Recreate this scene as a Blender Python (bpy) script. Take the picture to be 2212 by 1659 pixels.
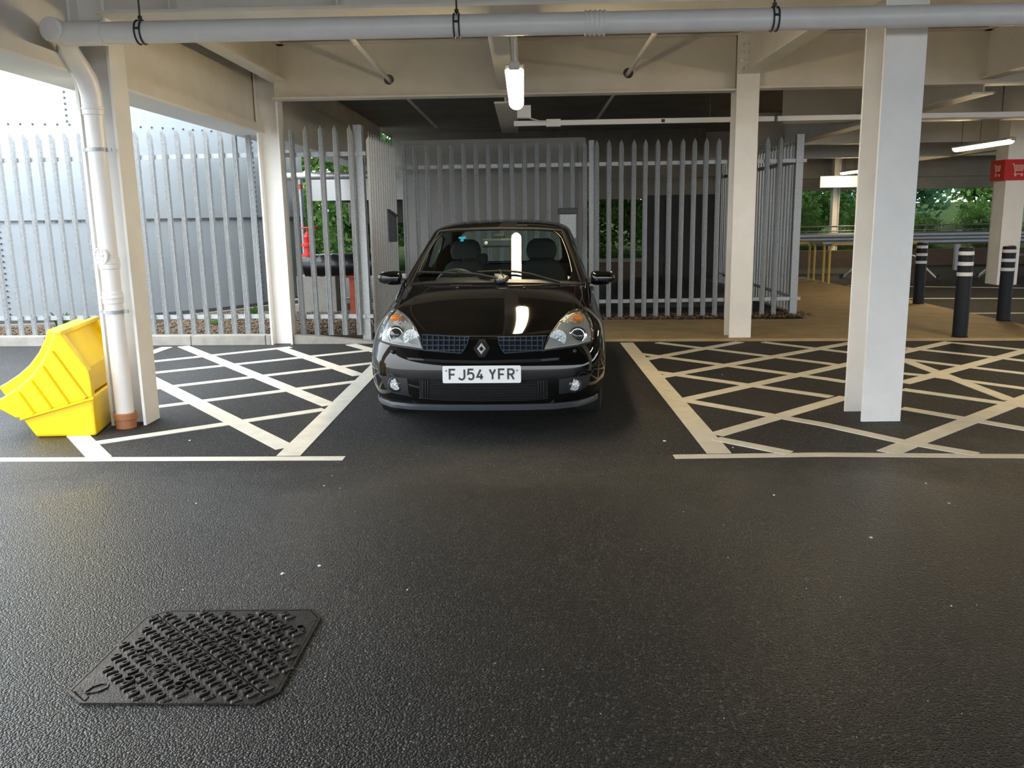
import bpy, bmesh, math, random
from mathutils import Vector, Matrix
from mathutils.bvhtree import BVHTree
from mathutils.geometry import delaunay_2d_cdt

for _o in list(bpy.data.objects):
    bpy.data.objects.remove(_o, do_unlink=True)
SC = bpy.context.scene
COL = SC.collection
random.seed(7)
PI = math.pi

# ------------------------------------------------------------------ camera
IW, IH, FPX = 2212.0, 1659.0, 1860.1
PITCH, ROLL, YAW, CAMH = 0.1923, -0.01725, -0.01665, 1.45
_f = Vector((math.sin(YAW) * math.cos(PITCH), math.cos(YAW) * math.cos(PITCH), -math.sin(PITCH)))
_r = Vector((math.cos(YAW), -math.sin(YAW), 0.0))
_u = _r.cross(_f)
CR = math.cos(ROLL) * _r + math.sin(ROLL) * _u
CU = -math.sin(ROLL) * _r + math.cos(ROLL) * _u
CF = _f
CP = Vector((0, 0, CAMH))
cam_data = bpy.data.cameras.new('camera')
cam = bpy.data.objects.new('camera', cam_data)
COL.objects.link(cam)
cam.matrix_world = Matrix(((CR.x, CU.x, -CF.x, CP.x), (CR.y, CU.y, -CF.y, CP.y), (CR.z, CU.z, -CF.z, CP.z), (0, 0, 0, 1)))
cam_data.sensor_fit = 'HORIZONTAL'
cam_data.sensor_width = 36.0
cam_data.lens = FPX / IW * 36.0
cam_data.clip_start = 0.05
cam_data.clip_end = 500
SC.camera = cam

# ------------------------------------------------------------------ sky and exposure
SKY_STRENGTH = 3.0
LAMP_STRENGTH = 40.0
SC.view_settings.view_transform = 'Standard'
SC.view_settings.look = 'None'
SC.view_settings.gamma = 1.0
SC.view_settings.use_curve_mapping = False
SC.view_settings.exposure = 1.0
world = bpy.data.worlds.new('overcast_sky')
SC.world = world
world.use_nodes = True
wn = world.node_tree
wn.nodes.clear()
_out = wn.nodes.new('ShaderNodeOutputWorld')
_bg = wn.nodes.new('ShaderNodeBackground')
_tc = wn.nodes.new('ShaderNodeTexCoord')
_sp = wn.nodes.new('ShaderNodeSeparateXYZ')
_mr = wn.nodes.new('ShaderNodeMapRange')
_mr.inputs[1].default_value = -0.1
_mr.inputs[2].default_value = 1.0
_mr.inputs[3].default_value = 0.75
_mr.inputs[4].default_value = 1.35
_mx = wn.nodes.new('ShaderNodeMath')
_mx.operation = 'MULTIPLY'
_mx.inputs[1].default_value = SKY_STRENGTH
wn.links.new(_tc.outputs['Generated'], _sp.inputs[0])
wn.links.new(_sp.outputs[2], _mr.inputs[0])
wn.links.new(_mr.outputs[0], _mx.inputs[0])
wn.links.new(_mx.outputs[0], _bg.inputs[1])
_bg.inputs[0].default_value = (0.89, 0.95, 1.0, 1)
wn.links.new(_bg.outputs[0], _out.inputs[0])


# ------------------------------------------------------------------ photo pixel -> place
def ray(p):
    return (CR * (p[0] - IW / 2) - CU * (p[1] - IH / 2) + CF * FPX) / FPX


def on(p, ax, val):
    d = ray(p)
    return CP + d * ((val - CP[ax]) / d[ax])


def gp(x, y, z=0.0):
    return on((x, y), 2, z)


def yp(x, y, yy):
    return on((x, y), 1, yy)


# ------------------------------------------------------------------ object helpers
WL = {}


class MB:
    def __init__(s):
        s.v = []
        s.f = []

    def add(s, vs, fs):
        b = len(s.v)
        s.v += [Vector(q) for q in vs]
        s.f += [[b + i for i in q] for q in fs]
        return s

    def box(s, x0, x1, y0, y1, z0, z1):
        return s.add([(x0, y0, z0), (x1, y0, z0), (x1, y1, z0), (x0, y1, z0), (x0, y0, z1), (x1, y0, z1), (x1, y1, z1), (x0, y1, z1)],
                     [(0, 3, 2, 1), (4, 5, 6, 7), (0, 1, 5, 4), (1, 2, 6, 5), (2, 3, 7, 6), (3, 0, 4, 7)])

    def bar(s, a, b, w, h, up=(0, 0, 1)):
        a, b = Vector(a), Vector(b)
        d = (b - a).normalized()
        up = Vector(up)
        sd = d.cross(up)
        if sd.length < 1e-4:
            sd = d.cross(Vector((1, 0, 0)))
        sd.normalize()
        u = sd.cross(d)
        vs = []
        for c in (a, b):
            for i, j in ((-1, -1), (1, -1), (1, 1), (-1, 1)):
                vs.append(c + sd * (w / 2 * i) + u * (h / 2 * j))
        return s.add(vs, [(0, 3, 2, 1), (4, 5, 6, 7), (0, 1, 5, 4), (1, 2, 6, 5), (2, 3, 7, 6), (3, 0, 4, 7)])

    def prism(s, pts, ext):
        n = len(pts)
        pts = [Vector(p) for p in pts]
        ext = Vector(ext)
        return s.add(pts + [p + ext for p in pts],
                     [list(range(n))[::-1], list(range(n, 2 * n))] + [(i, (i + 1) % n, n + (i + 1) % n, n + i) for i in range(n)])

    def tube(s, path, r, n=12, caps=True, closed=False):
        path = [Vector(p) for p in path]
        m = len(path)
        rs = r if isinstance(r, (list, tuple)) else [r] * m
        vs = []
        prev = None
        for i, p in enumerate(path):
            if closed:
                t = path[(i + 1) % m] - path[i - 1]
            else:
                t = path[min(i + 1, m - 1)] - path[max(i - 1, 0)]
            t.normalize()
            if prev is None:
                a = t.orthogonal().normalized()
            else:
                a = prev - t * prev.dot(t)
                a.normalize()
            prev = a
            b = t.cross(a)
            for k in range(n):
                an = 2 * PI * k / n
                vs.append(p + (a * math.cos(an) + b * math.sin(an)) * rs[i])
        fs = []
        for i in range(m if closed else m - 1):
            j = (i + 1) % m
            for k in range(n):
                fs.append((i * n + k, i * n + (k + 1) % n, j * n + (k + 1) % n, j * n + k))
        if caps and not closed:
            fs.append(list(range(n))[::-1])
            fs.append(list(range((m - 1) * n, m * n)))
        return s.add(vs, fs)

    def lathe(s, prof, c, axis=(0, 0, 1), n=20):
        axis = Vector(axis).normalized()
        a = axis.orthogonal().normalized()
        b = axis.cross(a)
        c = Vector(c)
        vs = []
        for (r, h) in prof:
            for k in range(n):
                an = 2 * PI * k / n
                vs.append(c + axis * h + (a * math.cos(an) + b * math.sin(an)) * max(r, 1e-4))
        fs = []
        for i in range(len(prof) - 1):
            for k in range(n):
                fs.append((i * n + k, i * n + (k + 1) % n, (i + 1) * n + (k + 1) % n, (i + 1) * n + k))
        fs.append(list(range(n))[::-1])
        fs.append(list(range((len(prof) - 1) * n, len(prof) * n)))
        return s.add(vs, fs)

    def ellipsoid(s, c, r, n=14, m=8, M=None):
        c = Vector(c)
        vs = []
        for i in range(m + 1):
            ph = PI * i / m
            for k in range(n):
                an = 2 * PI * k / n
                q = Vector((r[0] * math.sin(ph) * math.cos(an), r[1] * math.sin(ph) * math.sin(an), r[2] * math.cos(ph)))
                vs.append(c + (M @ q if M else q))
        fs = []
        for i in range(m):
            for k in range(n):
                fs.append((i * n + k, (i + 1) * n + k, (i + 1) * n + (k + 1) % n, i * n + (k + 1) % n))
        return s.add(vs, fs)

    def mesh(s, name, off=Vector((0, 0, 0)), smooth=False, fix=True):
        me = bpy.data.meshes.new(name)
        me.from_pydata([v - off for v in s.v], [], s.f)
        if fix:
            bm = bmesh.new()
            bm.from_mesh(me)
            bmesh.ops.remove_doubles(bm, verts=bm.verts, dist=1e-6)
            bmesh.ops.recalc_face_normals(bm, faces=bm.faces)
            bm.to_mesh(me)
            bm.free()
        if smooth:
            for p in me.polygons:
                p.use_smooth = True
        me.update()
        return me

    def build(s, name, mat, parent=None, smooth=False, bevel=0, angle=None, local=False, fix=True):
        if local:
            off = Vector((0, 0, 0))
        elif parent is not None:
            off = WL[parent.name]
        else:
            xs = [v.x for v in s.v]
            ys = [v.y for v in s.v]
            off = Vector(((min(xs) + max(xs)) / 2, (min(ys) + max(ys)) / 2, min(v.z for v in s.v)))
        me = s.mesh(name, off, smooth, fix)
        if mat:
            me.materials.append(mat)
        o = bpy.data.objects.new(name, me)
        COL.objects.link(o)
        if parent is not None:
            o.parent = parent
        elif not local:
            o.location = off
        WL[o.name] = off
        if bevel:
            m = o.modifiers.new('bevel', 'BEVEL')
            m.width = bevel
            m.segments = 2
            m.limit_method = 'ANGLE'
            m.angle_limit = math.radians(40)
        if smooth and angle:
            me.set_sharp_from_angle(angle=math.radians(angle))
        return o


def inst(name, me, parent, loc, rz=0.0):
    o = bpy.data.objects.new(name, me)
    COL.objects.link(o)
    loc = Vector(loc)
    if parent is not None:
        o.parent = parent
        o.location = loc - WL[parent.name]
    else:
        o.location = loc
    o.rotation_euler = (0, 0, rz)
    WL[o.name] = loc
    return o


def thing(name, label, cat, loc=(0, 0, 0), group=None):
    o = bpy.data.objects.new(name, None)
    o.empty_display_size = 0.2
    COL.objects.link(o)
    o.location = loc
    WL[o.name] = Vector(loc)
    return tag(o, label, cat, group)


def tag(o, label=None, cat=None, group=None, kind=None):
    if label:
        o['label'] = label
    if cat:
        o['category'] = cat
    if group:
        o['group'] = group
    if kind:
        o['kind'] = kind
    return o


def ribbon2d(path, w, closed=False):
    """quads of a mitred 2-D ribbon: list of (left,right) point pairs"""
    n = len(path)
    P = [Vector((p[0], p[1])) for p in path]
    out = []
    for i in range(n):
        if closed:
            a, b = P[i - 1], P[(i + 1) % n]
        else:
            a, b = P[max(i - 1, 0)], P[min(i + 1, n - 1)]
        d1 = (P[i] - a)
        d2 = (b - P[i])
        if d1.length < 1e-9:
            d1 = d2
        if d2.length < 1e-9:
            d2 = d1
        d1.normalize()
        d2.normalize()
        n1 = Vector((-d1.y, d1.x))
        n2 = Vector((-d2.y, d2.x))
        m = (n1 + n2)
        if m.length < 1e-6:
            m = n1
        m.normalize()
        k = min(1.0 / max(m.dot(n1), 0.35), 2.2)
        out.append((P[i] + m * (w / 2 * k), P[i] - m * (w / 2 * k)))
    return out


def ribbon(mb, path, w, fn, depth, closed=False):
    """extruded ribbon; fn maps 2-D -> 3-D, depth is an extrusion vector"""
    pr = ribbon2d(path, w, closed)
    n = len(pr)
    vs = []
    depth = Vector(depth)
    for l, r in pr:
        a, b = Vector(fn(l)), Vector(fn(r))
        vs += [a, b, a + depth, b + depth]
    fs = []
    for i in range(n if closed else n - 1):
        j = (i + 1) % n
        A, B = 4 * i, 4 * j
        fs += [(A, A + 1, B + 1, B), (A + 2, B + 2, B + 3, A + 3), (A, B, B + 2, A + 2), (A + 1, A + 3, B + 3, B + 1)]
    if not closed:
        fs += [(0, 2, 3, 1), (4 * n - 4, 4 * n - 3, 4 * n - 1, 4 * n - 2)]
    mb.add(vs, fs)


# ------------------------------------------------------------------ materials
def mat(name, col, rough=0.5, metal=0.0, var=0.0, vscale=6.0, bump=0.0, bscale=60.0, spec=0.5, coat=0.0, col2=None, rvar=0.0):
    m = bpy.data.materials.new(name)
    m.use_nodes = True
    nt = m.node_tree
    b = nt.nodes['Principled BSDF']
    b.inputs['Base Color'].default_value = (*col, 1)
    b.inputs['Roughness'].default_value = rough
    b.inputs['Metallic'].default_value = metal
    b.inputs['Specular IOR Level'].default_value = spec
    if coat:
        b.inputs['Coat Weight'].default_value = coat
        b.inputs['Coat Roughness'].default_value = 0.03
    if var or bump or rvar or col2:
        tc = nt.nodes.new('ShaderNodeTexCoord')
        geo = nt.nodes.new('ShaderNodeNewGeometry')
    if var or col2 or rvar:
        nz = nt.nodes.new('ShaderNodeTexNoise')
        nz.inputs['Scale'].default_value = vscale
        nz.inputs['Detail'].default_value = 6
        nz.inputs['Roughness'].default_value = 0.65
        nt.links.new(geo.outputs['Position'], nz.inputs['Vector'])
        rp = nt.nodes.new('ShaderNodeValToRGB')
        c2 = col2 if col2 else tuple(max(0, c * (1 - var)) for c in col)
        rp.color_ramp.elements[0].position = 0.35
        rp.color_ramp.elements[0].color = (*c2, 1)
        rp.color_ramp.elements[1].position = 0.62
        rp.color_ramp.elements[1].color = (*col, 1)
        nt.links.new(nz.outputs['Fac'], rp.inputs[0])
        nt.links.new(rp.outputs[0], b.inputs['Base Color'])
        if rvar:
            mr = nt.nodes.new('ShaderNodeMapRange')
            mr.inputs[1].default_value = 0.3
            mr.inputs[2].default_value = 0.7
            mr.inputs[3].default_value = rough - rvar
            mr.inputs[4].default_value = rough + rvar
            nt.links.new(nz.outputs['Fac'], mr.inputs[0])
            nt.links.new(mr.outputs[0], b.inputs['Roughness'])
    if bump:
        nb = nt.nodes.new('ShaderNodeTexNoise')
        nb.inputs['Scale'].default_value = bscale
        nb.inputs['Detail'].default_value = 4
        nt.links.new(geo.outputs['Position'], nb.inputs['Vector'])
        bp = nt.nodes.new('ShaderNodeBump')
        bp.inputs['Strength'].default_value = bump
        bp.inputs['Distance'].default_value = 0.01
        nt.links.new(nb.outputs['Fac'], bp.inputs['Height'])
        nt.links.new(bp.outputs[0], b.inputs['Normal'])
    return m


def mat_emit(name, col, strength):
    m = bpy.data.materials.new(name)
    m.use_nodes = True
    nt = m.node_tree
    b = nt.nodes['Principled BSDF']
    b.inputs['Base Color'].default_value = (0.8, 0.8, 0.75, 1)
    b.inputs['Emission Color'].default_value = (*col, 1)
    b.inputs['Emission Strength'].default_value = strength
    return m


def mat_glass(name, tint, ior=1.5, rough=0.0):
    m = bpy.data.materials.new(name)
    m.use_nodes = True
    nt = m.node_tree
    nt.nodes.clear()
    out = nt.nodes.new('ShaderNodeOutputMaterial')
    mx = nt.nodes.new('ShaderNodeMixShader')
    lw = nt.nodes.new('ShaderNodeLayerWeight')
    lw.inputs[0].default_value = 0.5
    pw = nt.nodes.new('ShaderNodeMath')
    pw.operation = 'POWER'
    pw.inputs[1].default_value = 5.0
    fr = nt.nodes.new('ShaderNodeMath')
    fr.operation = 'MULTIPLY_ADD'
    f0 = ((ior - 1) / (ior + 1)) ** 2
    fr.inputs[1].default_value = 1 - f0
    fr.inputs[2].default_value = f0
    nt.links.new(lw.outputs['Facing'], pw.inputs[0])
    nt.links.new(pw.outputs[0], fr.inputs[0])
    tr = nt.nodes.new('ShaderNodeBsdfTransparent')
    tr.inputs[0].default_value = (*tint, 1)
    gl = nt.nodes.new('ShaderNodeBsdfGlossy')
    gl.inputs['Roughness'].default_value = rough
    nt.links.new(fr.outputs[0], mx.inputs[0])
    nt.links.new(tr.outputs[0], mx.inputs[1])
    nt.links.new(gl.outputs[0], mx.inputs[2])
    nt.links.new(mx.outputs[0], out.inputs[0])
    return m


def mat_asphalt():
    m = bpy.data.materials.new('asphalt')
    m.use_nodes = True
    nt = m.node_tree
    N, Lk = nt.nodes, nt.links
    b = N['Principled BSDF']
    geo = N.new('ShaderNodeNewGeometry')
    # aggregate
    vo = N.new('ShaderNodeTexVoronoi')
    vo.inputs['Scale'].default_value = 140
    Lk.new(geo.outputs['Position'], vo.inputs['Vector'])
    nz = N.new('ShaderNodeTexNoise')
    nz.inputs['Scale'].default_value = 150
    nz.inputs['Detail'].default_value = 5
    Lk.new(geo.outputs['Position'], nz.inputs['Vector'])
    big = N.new('ShaderNodeTexNoise')
    big.inputs['Scale'].default_value = 0.9
    big.inputs['Detail'].default_value = 4
    Lk.new(geo.outputs['Position'], big.inputs['Vector'])
    # base colour: dark bitumen with slightly lighter stones and brownish dust patches
    rp = N.new('ShaderNodeValToRGB')
    rp.color_ramp.elements[0].position = 0.0
    rp.color_ramp.elements[0].color = (0.004, 0.0042, 0.0046, 1)
    rp.color_ramp.elements[1].position = 0.9
    rp.color_ramp.elements[1].color = (0.0135, 0.014, 0.015, 1)
    e_ = rp.color_ramp.elements.new(0.97)
    e_.color = (0.085, 0.085, 0.085, 1)
    sv = N.new('ShaderNodeSeparateColor')
    Lk.new(vo.outputs['Color'], sv.inputs[0])
    Lk.new(sv.outputs[0], rp.inputs[0])
    dust = N.new('ShaderNodeMixRGB')
    dust.blend_type = 'ADD'
    dust.inputs[2].default_value = (0.007, 0.006, 0.0045, 1)
    mr = N.new('ShaderNodeMapRange')
    mr.inputs[1].default_value = 0.42
    mr.inputs[2].default_value = 0.66
    Lk.new(big.outputs['Fac'], mr.inputs[0])
    Lk.new(mr.outputs[0], dust.inputs[0])
    Lk.new(rp.outputs[0], dust.inputs[1])
    Lk.new(dust.outputs[0], b.inputs['Base Color'])
    # damp area: rain-wet lane, dry below the bays, edge broken by noise
    sp = N.new('ShaderNodeSeparateXYZ')
    Lk.new(geo.outputs['Position'], sp.inputs[0])
    ad = N.new('ShaderNodeMath')
    ad.operation = 'MULTIPLY_ADD'
    Lk.new(big.outputs['Fac'], ad.inputs[0])
    ad.inputs[1].default_value = -2.2
    Lk.new(sp.outputs[1], ad.inputs[2])
    wet = N.new('ShaderNodeMapRange')
    wet.inputs[1].default_value = 3.3
    wet.inputs[2].default_value = 4.1
    wet.inputs[3].default_value = 1.0
    wet.inputs[4].default_value = 0.0
    Lk.new(ad.outputs[0], wet.inputs[0])
    wl = N.new('ShaderNodeMapRange')      # rain blown in from the open side
    wl.inputs[1].default_value = -3.3
    wl.inputs[2].default_value = -2.3
    wl.inputs[3].default_value = 0.8
    wl.inputs[4].default_value = 0.0
    Lk.new(sp.outputs[0], wl.inputs[0])
    wm = N.new('ShaderNodeMath')
    wm.operation = 'MAXIMUM'
    Lk.new(wet.outputs[0], wm.inputs[0])
    Lk.new(wl.outputs[0], wm.inputs[1])
    ro = N.new('ShaderNodeMapRange')
    ro.inputs[3].default_value = 0.72
    ro.inputs[4].default_value = 0.33
    Lk.new(wm.outputs[0], ro.inputs[0])
    Lk.new(ro.outputs[0], b.inputs['Roughness'])
    b.inputs['Specular IOR Level'].default_value = 0.5
    bp = N.new('ShaderNodeBump')
    bp.inputs['Strength'].default_value = 0.9
    bp.inputs['Distance'].default_value = 0.0065
    mm = N.new('ShaderNodeMath')
    mm.operation = 'MULTIPLY_ADD'
    mm.inputs[1].default_value = -0.8
    Lk.new(vo.outputs['Distance'], mm.inputs[0])
    Lk.new(sv.outputs[1], mm.inputs[2])
    Lk.new(mm.outputs[0], bp.inputs['Height'])
    Lk.new(bp.outputs[0], b.inputs['Normal'])
    return m


def mat_leaf(name, c1, c2):
    m = bpy.data.materials.new(name)
    m.use_nodes = True
    nt = m.node_tree
    N, Lk = nt.nodes, nt.links
    N.clear()
    out = N.new('ShaderNodeOutputMaterial')
    mx = N.new('ShaderNodeMixShader')
    mx.inputs[0].default_value = 0.45
    df = N.new('ShaderNodeBsdfDiffuse')
    tl = N.new('ShaderNodeBsdfTranslucent')
    geo = N.new('ShaderNodeNewGeometry')
    nz = N.new('ShaderNodeTexNoise')
    nz.inputs['Scale'].default_value = 1.7
    nz.inputs['Detail'].default_value = 5
    rp = N.new('ShaderNodeValToRGB')
    rp.color_ramp.elements[0].position = 0.35
    rp.color_ramp.elements[0].color = (*c1, 1)
    rp.color_ramp.elements[1].position = 0.65
    rp.color_ramp.elements[1].color = (*c2, 1)
    Lk.new(geo.outputs['Position'], nz.inputs['Vector'])
    Lk.new(nz.outputs['Fac'], rp.inputs[0])
    Lk.new(rp.outputs[0], df.inputs[0])
    Lk.new(rp.outputs[0], tl.inputs[0])
    Lk.new(df.outputs[0], mx.inputs[1])
    Lk.new(tl.outputs[0], mx.inputs[2])
    Lk.new(mx.outputs[0], out.inputs[0])
    return m


M = {
    'asphalt': mat_asphalt(),
    'paint': mat('cream_steel_paint', (0.76, 0.72, 0.64), 0.42, var=0.10, vscale=2.5, bump=0.03, bscale=25),
    'paint_col': mat('white_column_paint', (0.86, 0.84, 0.80), 0.40, var=0.07, vscale=3.0, bump=0.03, bscale=30),
    'deck': mat('deck_soffit', (0.30, 0.275, 0.23), 0.7, var=0.25, vscale=1.3),
    'pvc': mat('grey_pvc', (0.83, 0.805, 0.785), 0.32, var=0.06, vscale=5),
    'terracotta': mat('terracotta_pvc', (0.42, 0.17, 0.07), 0.5, var=0.15, vscale=20),
    'black_steel': mat('black_steel', (0.02, 0.02, 0.02), 0.45),
    'galv': mat('galvanised_steel', (0.40, 0.42, 0.437), 0.48, metal=0.5, col2=(0.30, 0.315, 0.328), vscale=40, bump=0.05, bscale=60, rvar=0.08),
    'galv_bright': mat('bright_galvanised', (0.62, 0.63, 0.64), 0.38, metal=0.7, var=0.2, vscale=12),
    'tank': mat('tank_sheet', (0.36, 0.40, 0.43), 0.42, metal=0.35, var=0.12, vscale=0.8, rvar=0.06),
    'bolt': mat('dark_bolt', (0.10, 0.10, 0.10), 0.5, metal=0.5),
    'kerb': mat('kerb_concrete', (0.29, 0.275, 0.245), 0.85, var=0.2, vscale=9, bump=0.15, bscale=90),
    'paving': mat('tan_paving', (0.40, 0.295, 0.15), 0.75, var=0.22, vscale=3.5, bump=0.1, bscale=80),
    'line': mat('road_paint', (0.74, 0.71, 0.62), 0.6, var=0.14, vscale=7, bump=0.25, bscale=110),
    'yellow': mat('yellow_plastic', (0.92, 0.62, 0.005), 0.35, var=0.05, vscale=4, bump=0.02, bscale=40),
    'iron': mat('cast_iron', (0.10, 0.088, 0.08), 0.24, metal=0.85, var=0.4, vscale=14, bump=0.25, bscale=160),
    'wall_panel': mat('grey_panel', (0.33, 0.325, 0.305), 0.55, var=0.1, vscale=1.2),
    'dark_panel': mat('dark_panel', (0.035, 0.037, 0.036), 0.6, var=0.3, vscale=4),
    'brick': mat('brown_wall', (0.12, 0.08, 0.055), 0.8, var=0.25, vscale=5, bump=0.1),
    'stone': mat('gravel', (0.24, 0.165, 0.10), 0.8, col2=(0.06, 0.04, 0.025), vscale=45),
    'gravel_bed': mat('gravel_bed', (0.05, 0.036, 0.024), 0.9, var=0.5, vscale=60, bump=0.5, bscale=60),
    'soil': mat('soil', (0.022, 0.032, 0.014), 0.95, var=0.4, vscale=3, spec=0.0),
    'red': mat('red_sign', (0.52, 0.014, 0.012), 0.45, spec=0.3),
    'red_pipe': mat('red_pipe_paint', (0.60, 0.03, 0.025), 0.38),
    'rust_red': mat('red_oxide', (0.42, 0.075, 0.03), 0.6, var=0.3, vscale=10),
    'white': mat('white_plastic', (0.82, 0.82, 0.80), 0.4),
    'sign_icon': mat('pale_icon', (0.80, 0.62, 0.55), 0.5),
    'bollard': mat('black_rubber', (0.008, 0.009, 0.013), 0.5, spec=0.25, var=0.3, vscale=10),
    'reflector': mat('reflective_band', (0.72, 0.72, 0.74), 0.4, var=0.25, vscale=90),
    'yellow_rail': mat('yellow_rail', (0.55, 0.37, 0.05), 0.4, var=0.15, vscale=8),
    'wrap': mat('black_plastic_wrap', (0.008, 0.009, 0.011), 0.20, bump=0.35, bscale=14),
    'bark': mat('bark', (0.055, 0.045, 0.035), 0.9, var=0.4, vscale=8, bump=0.5, bscale=20),
    'leaf1': mat_leaf('leaf_dark', (0.040, 0.10, 0.030), (0.16, 0.27, 0.07)),
    'leaf2': mat_leaf('leaf_bluish', (0.035, 0.11, 0.055), (0.10, 0.23, 0.11)),
    'lamp': mat_emit('lamp_diffuser', (1.0, 0.78, 0.46), LAMP_STRENGTH),
    'lampbody': mat('lamp_body', (0.45, 0.44, 0.41), 0.45),
    'litter': mat('pale_litter', (0.75, 0.74, 0.70), 0.7),
    # car
    'carpaint': mat('black_car_paint', (0.003, 0.003, 0.0033), 0.04, spec=0.5),
    'carblack': mat('car_black_plastic', (0.012, 0.013, 0.016), 0.42),
    'cargrey': mat('car_grey_plastic', (0.045, 0.05, 0.058), 0.45),
    'grille': mat('blue_grey_grille', (0.035, 0.06, 0.095), 0.5),
    'void': mat('car_void', (0.003, 0.003, 0.003), 0.9),
    'chrome': mat('chrome', (0.82, 0.82, 0.83), 0.09, metal=1.0),
    'facet': mat('faceted_chrome', (0.62, 0.62, 0.63), 0.12, metal=1.0, bump=1.0, bscale=75),
    'darkglass': mat('projector_glass', (0.03, 0.032, 0.035), 0.04, coat=1.0),
    'satin': mat('satin_silver', (0.78, 0.78, 0.79), 0.28, metal=0.5),
    'lampgrey': mat('headlamp_housing', (0.40, 0.41, 0.41), 0.3, metal=0.25),
    'amber': mat('amber_bulb', (0.85, 0.22, 0.02), 0.25),
    'glass': mat_glass('windscreen_glass', (0.70, 0.80, 0.76)),
    'lens': mat_glass('lamp_lens', (0.93, 0.95, 0.95), 1.5, 0.01),
    'plate': mat('number_plate_white', (0.80, 0.80, 0.79), 0.35),
    'plateink': mat('plate_black', (0.008, 0.008, 0.010), 0.35),
    'seat': mat('seat_fabric', (0.016, 0.017, 0.019), 0.8, var=0.3, vscale=30),
    'dash': mat('dashboard', (0.022, 0.023, 0.025), 0.65),
    'rubber': mat('tyre', (0.012, 0.012, 0.012), 0.75),
    'alloy': mat('alloy', (0.35, 0.36, 0.38), 0.3, metal=0.9),
    'blue': mat('blue_sticker', (0.02, 0.30, 0.62), 0.4),
    'mirror': mat('mirror_glass', (0.7, 0.7, 0.72), 0.03, metal=1.0),
}

# ------------------------------------------------------------------ the setting: ground and deck
DECK_Y0, DECK_Y1, DECK_X0, DECK_X1 = -9.0, 26.0, -3.2, 60.0
SOFFIT = 3.36
o = MB().add([(-70, -45, 0), (80, -45, 0), (80, 90, 0), (-70, 90, 0)], [(0, 1, 2, 3)]).build('floor', M['asphalt'], local=True)
tag(o, kind='structure')
o = MB().box(DECK_X0, DECK_X1, DECK_Y0, DECK_Y1, SOFFIT, SOFFIT + 0.3).build('ceiling', M['deck'], local=True)
tag(o, kind='structure')


def ibeam(mb, axis, a0, a1, c, z0, z1, fw=0.2, ft=0.018, wt=0.014):
    def bx(c0, c1, zz0, zz1):
        if axis == 'x':
            mb.box(a0, a1, c0, c1, zz0, zz1)
        else:
            mb.box(c0, c1, a0, a1, zz0, zz1)
    bx(c - fw / 2, c + fw / 2, z0, z0 + ft)
    bx(c - fw / 2, c + fw / 2, z1 - ft, z1)
    bx(c - wt / 2, c + wt / 2, z0 + ft * 0.5, z1 - ft * 0.5)


def hcol(mb, cx, cy, z0, z1, face, w=0.26, d=0.26, ft=0.022, wt=0.016):
    if face == 'x':
        for s in (-1, 1):
            mb.box(cx + s * d / 2 - ft / 2, cx + s * d / 2 + ft / 2, cy - w / 2, cy + w / 2, z0, z1)
        mb.box(cx - d / 2, cx + d / 2, cy - wt / 2, cy + wt / 2, z0, z1)
    else:
        for s in (-1, 1):
            mb.box(cx - w / 2, cx + w / 2, cy + s * d / 2 - ft / 2, cy + s * d / 2 + ft / 2, z0, z1)
        mb.box(cx - wt / 2, cx + wt / 2, cy - d / 2, cy + d / 2, z0, z1)


def bolts(mb, pts, axis, r=0.017, h=0.016):
    for p in pts:
        mb.lathe([(r, 0), (r, h * 0.7), (r * 0.6, h)], p, axis, n=6)


def column(name, cx, cy, face, label, w=0.26, d=0.26, z1=SOFFIT, mt='paint_col', z0=0.0):
    t = thing(name, label, 'column', (cx, cy, z0))
    mb = MB()
    hcol(mb, cx, cy, z0 - 0.01, z1, face, w, d)
    mb.build('shaft', M[mt], t, bevel=0.003)
    return t


colA = column('steel_column', -2.90, 6.19, 'x', 'white steel column with a grey rainwater downpipe set in its front recess', w=0.24, d=0.235)
colB = column('steel_column', -2.89, 10.20, 'x', 'white steel column where the concrete kerb and palisade fence turn', w=0.22, d=0.235)
colC = column('steel_column', 2.475, 10.03, 'y', 'slim white steel column at the edge of the tan paving', w=0.25, d=0.24)
colD = column('steel_column', 2.475, 6.06, 'y', 'white steel column standing inside the yellowish hatched floor markings', w=0.27, d=0.32)
# cap plates and bolted end plates on the two inner columns
mb = MB()
mb.box(2.36, 2.59, 9.875, 9.90, 2.93, SOFFIT)
mb.build('end_plate', M['paint_col'], colC)
mb = MB()
bolts(mb, [(x, 9.877, z) for z in (2.99, 3.07, 3.15, 3.23) for x in (2.40, 2.445)], (0, -1, 0), 0.015, 0.02)
mb.build('bolt_row', M['paint_col'], colC)
mb = MB()
mb.box(-2.775, -2.755, 10.08, 10.30, 2.75, SOFFIT)
mb.build('end_plate', M['paint_col'], colB)
mb = MB()
bolts(mb, [(-2.755, 10.10, z) for z in (2.86, 2.93, 3.00, 3.07, 3.14, 3.21)], (1, 0, 0), 0.014, 0.02)
mb.build('bolt_row', M['paint_col'], colB)


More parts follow.
